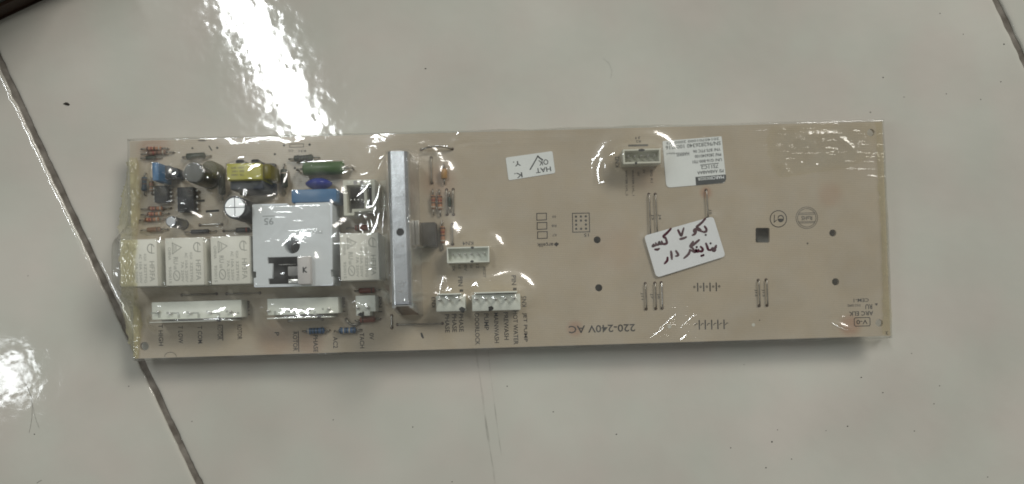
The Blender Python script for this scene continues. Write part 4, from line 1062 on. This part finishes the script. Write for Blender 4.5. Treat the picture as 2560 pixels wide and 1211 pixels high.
# tight bunches of wrinkles where the film is pulled over tall parts
for (px, py, rx, ry, amp, wl_, ang) in ((925, 535, 24, 75, .30, 2.6, 70), (900, 590, 22, 22, .35, 2.2, 60), (1000, 352, 130, 16, .16, 2.4, 8), (945, 420, 18, 40, .26, 2.2, 55), (1125, 358, 60, 12, .2, 2.0, 15), (600, 425, 40, 30, .18, 3.2, 40),
                                        (735, 600, 32, 28, .22, 2.6, 50), (1120, 715, 30, 25, .22, 2.4, 65), (470, 440, 60, 40, .16, 2.4, 75), (360, 560, 25, 60, .25, 2.2, 80), (585, 520, 34, 34, .22, 2.4, 85), (1060, 520, 20, 60, .2, 2.6, 80),
                                        (1600, 370, 60, 14, .15, 2.2, 10), (1990, 345, 110, 40, .2, 3.0, 30), (2170, 370, 40, 70, .22, 2.6, 70), (1690, 815, 70, 45, .13, 2.0, 32), (2110, 818, 50, 20, .15, 2.0, -20), (830, 420, 60, 14, .18, 2.2, 5), (400, 440, 50, 60, .14, 2.4, 60), (1200, 790, 120, 30, .09, 2.4, 60)):
    c_ = W(px, py); k0 = K(ZB); wgt = np.exp(-((X - c_.x) / (rx * k0)) ** 2 - ((Y - c_.y) / (ry * k0)) ** 2)
    bunch = np.maximum(bunch, wgt * min(1, amp / .3))
    ca, sa = math.cos(R(ang)), math.sin(R(ang)); js, is_ = np.nonzero(wgt > .03)
    for j, i in zip(js.tolist(), is_.tolist()):
        x_, y_ = X[j, i] * 1000, Y[j, i] * 1000
        al = x_ * ca + y_ * sa; ac = -x_ * sa + y_ * ca
        v_ = noise.noise(Vector((al / (wl_ * 5), ac / wl_, px * .37)))
        h[j, i] += 1.15 * amp * .001 * wgt[j, i] * ((1 - 2.2 * abs(v_)) * .5 + .5 * noise.noise(Vector((al / (wl_ * 3), ac / (wl_ * .8), px * .11))))
h = np.maximum(h, ob - .0001)
# grid plus a skirt round the edge
ys = [(-1, .0022, .0004), (-1, .0009, .003), (-1, .0005, None)]
rows = []
verts = []; idx = -np.ones((NV + 6, NU + 6), int)
dirU = (br - bl) / np.linalg.norm(br - bl); dirV = (tl - bl) / np.linalg.norm(tl - bl)
offs = [.0016, .0013, .0007]; zsk = [.0008, .0050, .0090]
for J in range(NV + 6):
    for I in range(NU + 6):
        j = min(max(J - 3, 0), NV - 1); i = min(max(I - 3, 0), NU - 1)
        x_, y_, z_ = X[j, i], Y[j, i], h[j, i]
        ov = J if J < 3 else (NV + 5 - J if J > NV + 2 else 3); ou = I if I < 3 else (NU + 5 - I if I > NU + 2 else 3)
        if ov < 3: y_ += (-1 if J < 3 else 1) * offs[ov] * dirV[1]; x_ += (-1 if J < 3 else 1) * offs[ov] * dirV[0]
        if ou < 3: y_ += (-1 if I < 3 else 1) * offs[ou] * dirU[1]; x_ += (-1 if I < 3 else 1) * offs[ou] * dirU[0]
        o_ = min(ov, ou)
        if o_ < 3:
            z_ = min(z_, zsk[o_] if o_ < 2 else z_)
            x_ += .0003 * noise.noise(Vector((x_ * 90, y_ * 90, 3))); y_ += .0004 * noise.noise(Vector((x_ * 80, y_ * 90, 8)))
        idx[J, I] = len(verts); verts.append((x_, y_, z_))
A = idx
faces = np.stack([A[:-1, :-1], A[:-1, 1:], A[1:, 1:], A[1:, :-1]], -1).reshape(-1, 4).tolist()
me = bpy.data.meshes.new('plastic_film'); va = np.array(verts); cen = Vector((BC.x, BC.y, 0)); va -= np.array(cen)
me.from_pydata(va.tolist(), [], faces); me.update()
me.polygons.foreach_set('use_smooth', [True] * len(me.polygons))
at_ = me.attributes.new('bunch', 'FLOAT', 'POINT')
at_.data.foreach_set('value', np.pad(bunch, 3, mode='edge').astype(np.float32).ravel())
film = link('plastic_film', me, M_FILM, None, cen)
tag(film, 'clear shiny plastic film shrunk tightly over the whole circuit board', 'plastic film')

def film_z(x, y):
    q = np.array((x, y)); d = q - bl
    s_ = d @ dirU / np.linalg.norm(br - bl); t_ = d @ dirV / np.linalg.norm(tl - bl)
    if s_ < -.001: return None
    return h[min(max(int(t_ * (NV - 1)), 0), NV - 1), min(max(int(s_ * (NU - 1)), 0), NU - 1)]

# added glint ribbons: highlights shaped to mirror the tube light to the lens
LAMP = Vector((-0.914, 0.954, 2.6)); EYE = Vector((0, 0, CAMZ))
M_GLINT = film_material('film_glint', 0.10, (0.85, 0.86, 0.84), 0.09, ior=1.62)
def glint_ribbon(pl, w, jit=0.006, seed=0):
    rg = random.Random(seed); P = []
    zs_ = []
    for (x, y) in pl:
        z = ZB + .003
        for _ in range(4):
            p = W(x, y, z); zf = film_z(p.x, p.y); z = zf if zf is not None else ZB
        zs_.append(z)
    zm = sum(zs_) / len(zs_) + .0005; pm = W(*pl[len(pl) // 2], zm)
    nm = ((EYE - pm).normalized() + (LAMP - pm).normalized()).normalized()
    Q = []
    for i in range(len(pl) - 1):
        for j in range(5): Q.append((pl[i][0] + (pl[i + 1][0] - pl[i][0]) * j / 5, pl[i][1] + (pl[i + 1][1] - pl[i][1]) * j / 5))
    Q.append(pl[-1])
    for (x, y) in Q:         # a flat facet: every point of the ribbon lies in the plane that mirrors the tube
        p = W(x, y, zm); z = zm - (nm.x * (p.x - pm.x) + nm.y * (p.y - pm.y)) / nm.z
        P.append(W(x, y, z))
    bm = bmesh.new(); rows = []
    off = Vector((rg.uniform(-jit, jit), rg.uniform(-jit, jit), 0))
    for i, p in enumerate(P):
        n = ((EYE - p).normalized() + (LAMP - p).normalized()).normalized(); n = (n + off).normalized()
        t = (P[min(i + 1, len(P) - 1)] - P[max(i - 1, 0)]).normalized(); a = n.cross(t).normalized()
        f = i / (len(P) - 1); ww = w * .001 * (.25 + .75 * math.sin(math.pi * min(max(f, .04), .96))) * rg.uniform(.75, 1.2)
        rows.append([bm.verts.new(p + a * ww * q - n * (abs(q) ** 2) * ww * .03) for q in (-1, -.5, 0, .5, 1)])
    for A_, B_ in zip(rows, rows[1:]):
        for i in range(4): bm.faces.new((A_[i], A_[i + 1], B_[i + 1], B_[i]))
    obj('glint_ribbon', bm, M_GLINT, film, True)
for i, (pl, w) in enumerate((([(950, 462), (943, 495), (930, 517)], .5), ([(926, 457), (906, 479), (892, 490)], .28), ([(941, 516), (934, 530), (937, 541)], .45), ([(947, 533), (941, 560), (932, 577), (926, 588)], .75), ([(918, 552), (921, 578)], .3),
                             ([(928, 551), (930, 569)], .3), ([(904, 557), (899, 570)], .25), ([(900, 573), (911, 585)], .3), ([(962, 485), (960, 520), (957, 560), (955, 590)], .14), ([(929, 516), (915, 519)], .4), ([(924, 500), (916, 514)], .35),
                             ([(704, 615), (723, 596), (730, 588), (738, 585)], .35), ([(744, 596), (765, 608)], .15), ([(1098, 745), (1101, 715), (1108, 690), (1107, 705)], .28), ([(1114, 730), (1121, 717)], .3), ([(1122, 727), (1128, 722)], .4),
                             ([(1180, 715), (1190, 707), (1195, 718)], .5), ([(607, 492), (612, 472)], .28), ([(613, 492), (617, 474)], .2), ([(620, 427), (632, 416), (650, 412)], .55), ([(513, 438), (521, 446)], .4), ([(398, 608), (401, 592)], .35),
                             ([(1503, 395), (1494, 425), (1497, 456)], .55), ([(595, 395), (610, 392)], .2), ([(855, 433), (868, 428)], .2), ([(770, 405), (800, 403), (830, 402)], .18), ([(960, 388), (948, 398)], .2), ([(955, 402), (945, 425)], .16),
                             ([(900, 437), (920, 433)], .18), ([(430, 436), (440, 432)], .25), ([(615, 665), (624, 662)], .18), ([(2070, 803), (2090, 815), (2120, 827)], .22), ([(2090, 810), (2115, 818)], .15), ([(1640, 830), (1690, 785)], .10), ([(1625, 845), (1660, 820)], .10),
                             ([(1697, 822), (1737, 786)], .10), ([(1700, 850), (1715, 838)], .2), ([(1770, 374), (1545, 360)], .0) if False else ([(1525, 388), (1538, 381)], .18), ([(1480, 400), (1486, 397)], .2), ([(1497, 458), (1512, 454)], .14), ([(1055, 372), (1090, 364), (1120, 366)], .12))):
    glint_ribbon(pl, w, seed=i)

# crumpled tape over the two short ends
def tape(name, left, right, m, label, seed, amp, nu=40, nv=150, ramp=None, fade=.12):
    """left and right: polylines of (x, y) pixels from far to near edge"""
    def at(poly, t):
        f = t * (len(poly) - 1); i = min(int(f), len(poly) - 2); f -= i
        return poly[i][0] * (1 - f) + poly[i + 1][0] * f, poly[i][1] * (1 - f) + poly[i + 1][1] * f
    bm = bmesh.new(); grid = []; lay = bm.verts.layers.float.new('fade')
    for j in range(nv + 1):
        t = j / nv; a = at(left, t); b = at(right, t); row = []
        for i in range(nu + 1):
            s_ = i / nu; px = a[0] + (b[0] - a[0]) * s_; py = a[1] + (b[1] - a[1]) * s_
            if i == 0: px += 5 * noise.noise(Vector((py * .05, seed, 0))) + 3 * noise.noise(Vector((py * .2, seed, 3)))
            if i == nu: px += 6 * noise.noise(Vector((py * .04, seed, 9)))
            z = .002
            for _ in range(5):
                p = W(px, py, z); zf = film_z(p.x, p.y)
                base = (ZB + .0003) if zf is None else min(zf, ZB + .0025)
                d_ = max(0.0, (bl[0] - p.x) + (tl[0] - bl[0]) * max(0, min(1, (p.y - bl[1]) / (tl[1] - bl[1]))))
                base = max(.0008, base - d_ * .9)
                if ramp:
                    w_ = min(max((py - ramp[0]) / ramp[1], 0), 1) * min(max((ramp[2] - py) / ramp[3], 0), 1)
                    w_ = w_ * w_ * (3 - 2 * w_); base = base + (ZB + .0156 - base) * w_
                z = base
            p = W(px, py, z)
            nse = abs(noise.noise(Vector((px * .10, py * .06, seed)))) * amp + abs(noise.noise(Vector((px * .28 + py * .1, py * .17, seed + 4)))) * amp * .45
            row.append(bm.verts.new((p.x, p.y, z + .00025 + nse * .001)))
        grid.append(row)
    for A_, B_ in zip(grid, grid[1:]):
        for i in range(nu): bm.faces.new((A_[i], A_[i + 1], B_[i + 1], B_[i]))
    for j, row in enumerate(grid):
        for i, v in enumerate(row):
            e = min(i / nu, 1 - i / nu) / fade if fade > .2 else (1 - i / nu) / .3
            e = min(e, min(j / nv, 1 - j / nv) / .04 if fade <= .2 else min(j / nv, 1 - j / nv) / fade)
            v[lay] = max(0.0, min(1.0, e + .0)) ** .7
    # relax so that the tape spans steps like a sheet
    for _ in range(6): bmesh.ops.smooth_vert(bm, verts=bm.verts, factor=.35, use_axis_x=False, use_axis_y=False, use_axis_z=True)
    o = obj(name, bm, m, None, True); tag(o, label, 'tape'); return o
tape('end_tape', [(324, 395), (318, 440), (306, 500), (301, 540), (302, 600), (300, 650), (302, 700), (304, 760), (314, 810), (326, 860), (340, 897)],
     [(345, 395), (350, 440), (352, 500), (348, 560), (345, 600), (338, 650), (340, 700), (352, 760), (356, 810), (352, 850), (346, 897)], M_TAPE, 'yellowed crumpled tape folded over the left end of the board', 2.2, .75, ramp=(565, 40, 770, 60))
tape('end_tape', [(2188, 306), (2193, 440), (2201, 560), (2205, 700), (2206, 780), (2203, 836)], [(2206, 304), (2212, 440), (2218, 560), (2222, 700), (2230, 790), (2227, 840)], M_TAPE3, 'thin yellowed tape along the right end of the board', 7.1, .45, 14, 120, fade=.25)
tape('tape_patch', [(1925, 316), (1915, 350), (1925, 410), (1950, 445)], [(2180, 308), (2188, 350), (2185, 390), (2120, 420)], M_TAPE2, 'crumpled clear tape patch at the far right corner of the board', 5.5, .55, 110, 60, fade=.35)

# ------------------------------------------------------------------ dirt on the floor
bmd = bmesh.new()
specks = [(322, 966, 4), (86, 1086, 4), (480, 1054, 3), (1064, 172, 5), (2153, 944, 5), (2207, 982, 5), (2279, 884, 4), (2349, 965, 4), (2335, 1010, 4), (2119, 1066, 4), (1827, 1120, 4), (1930, 1105, 5), (1944, 1075, 3),
          (1979, 1148, 4), (2065, 1077, 3), (2286, 1078, 4), (1915, 1170, 4), (1032, 1068, 3.5), (1383, 1030, 4), (1541, 1086, 4.5), (1268, 966, 4), (1130, 1205, 4), (2469, 1193, 4), (2208, 194, 4), (2260, 243, 3.5), (2510, 111, 6), (2502, 205, 3.5), (2366, 235, 3.5), (2176, 281, 5), (2350, 34, 3), (2408, 86, 3), (2452, 249, 3), (833, 1050, 3), (1860, 912, 3), (70, 690, 3.5)]
for (x, y, s_) in specks:
    p = FW(x, y); n = 7; a0 = rng.uniform(0, 6)
    el = rng.uniform(.45, .9)
    low = [bmd.verts.new((p.x + s_ * K(0) * .42 * math.cos(a0) * 0 + s_ * K(0) * .5 * math.cos(2 * math.pi * i / n) * rng.uniform(.7, 1.1), p.y + s_ * K(0) * .5 * el * math.sin(2 * math.pi * i / n) * rng.uniform(.7, 1.1), .00003)) for i in range(n)]
    tip = bmd.verts.new((p.x, p.y, .00025))
    for i in range(n): bmd.faces.new((low[i], low[(i + 1) % n], tip))
o = obj('floor_dirt', bmd, M_DIRT); tag(o, 'tiny dark dirt specks scattered on the tiles', 'dirt', kind='stuff')
bmd = bmesh.new(); pts = [(157, 260), (164, 256), (170, 257), (175, 262), (172, 265), (165, 263), (160, 262)]
low = [bmd.verts.new(FW(x, y, .00004)) for (x, y) in pts]; tip = bmd.verts.new(FW(168, 260, .0008))
for i in range(len(low)): bmd.faces.new((low[i], low[(i + 1) % len(low)], tip))
tag(obj('dirt_fleck', bmd, M_DIRT), 'dark wedge shaped fleck lying on the tile near the left joint', 'dirt fleck')
def hair(pts, r, label):
    g = G(pts[0][0], pts[0][1], 0, 0, 0.0); Q = []
    P = [FW(x, y) for (x, y) in pts]
    for i in range(len(P) - 1):
        for j in range(6): Q.append(P[i].lerp(P[i + 1], j / 6))
    Q.append(P[-1]); inv = g.M.inverted()
    g.tube([inv @ (q + Vector((0, 0, .00006 + r * .001))) for q in Q], r, 6)
    tag(g.obj('hair', M_DIRT, None, True), label, 'hair')
hair([(62, 957), (70, 972), (78, 992), (81, 1015), (80, 1045), (76, 1070), (73, 1082)], .035, 'dark curved hair beside the left glare on the tile')
hair([(82, 1012), (86, 1035), (92, 1055), (98, 1070)], .025, 'short branch of hair beside the left glare')
hair([(1508, 147), (1522, 158), (1530, 178), (1527, 196)], .018, 'faint curved hair on the tile above the board')
hair([(92, 1208), (98, 1204), (104, 1201)], .05, 'tiny hair at the lower left picture edge')
def streak(pts, w, label):
    bm = bmesh.new(); ribbon(bm, [FW(x, y)[:2] for (x, y) in pts], w * K(0), Matrix.Translation((0, 0, .00004)), widths=lambda t: .8 + .4 * math.sin(t * 19) * math.sin(t * 7))
    tag(obj('grime_streak', bm, M_GRIME), label, 'grime streak')
streak([(1189, 870), (1193, 900), (1202, 960), (1210, 1020), (1218, 1080), (1226, 1130), (1234, 1180), (1238, 1215)], 5.5, 'dark grime line running down the tile below the board')
streak([(1221, 880), (1227, 940), (1236, 1010), (1245, 1080), (1254, 1140)], 2.5, 'fainter thin line right of the dark grime line')
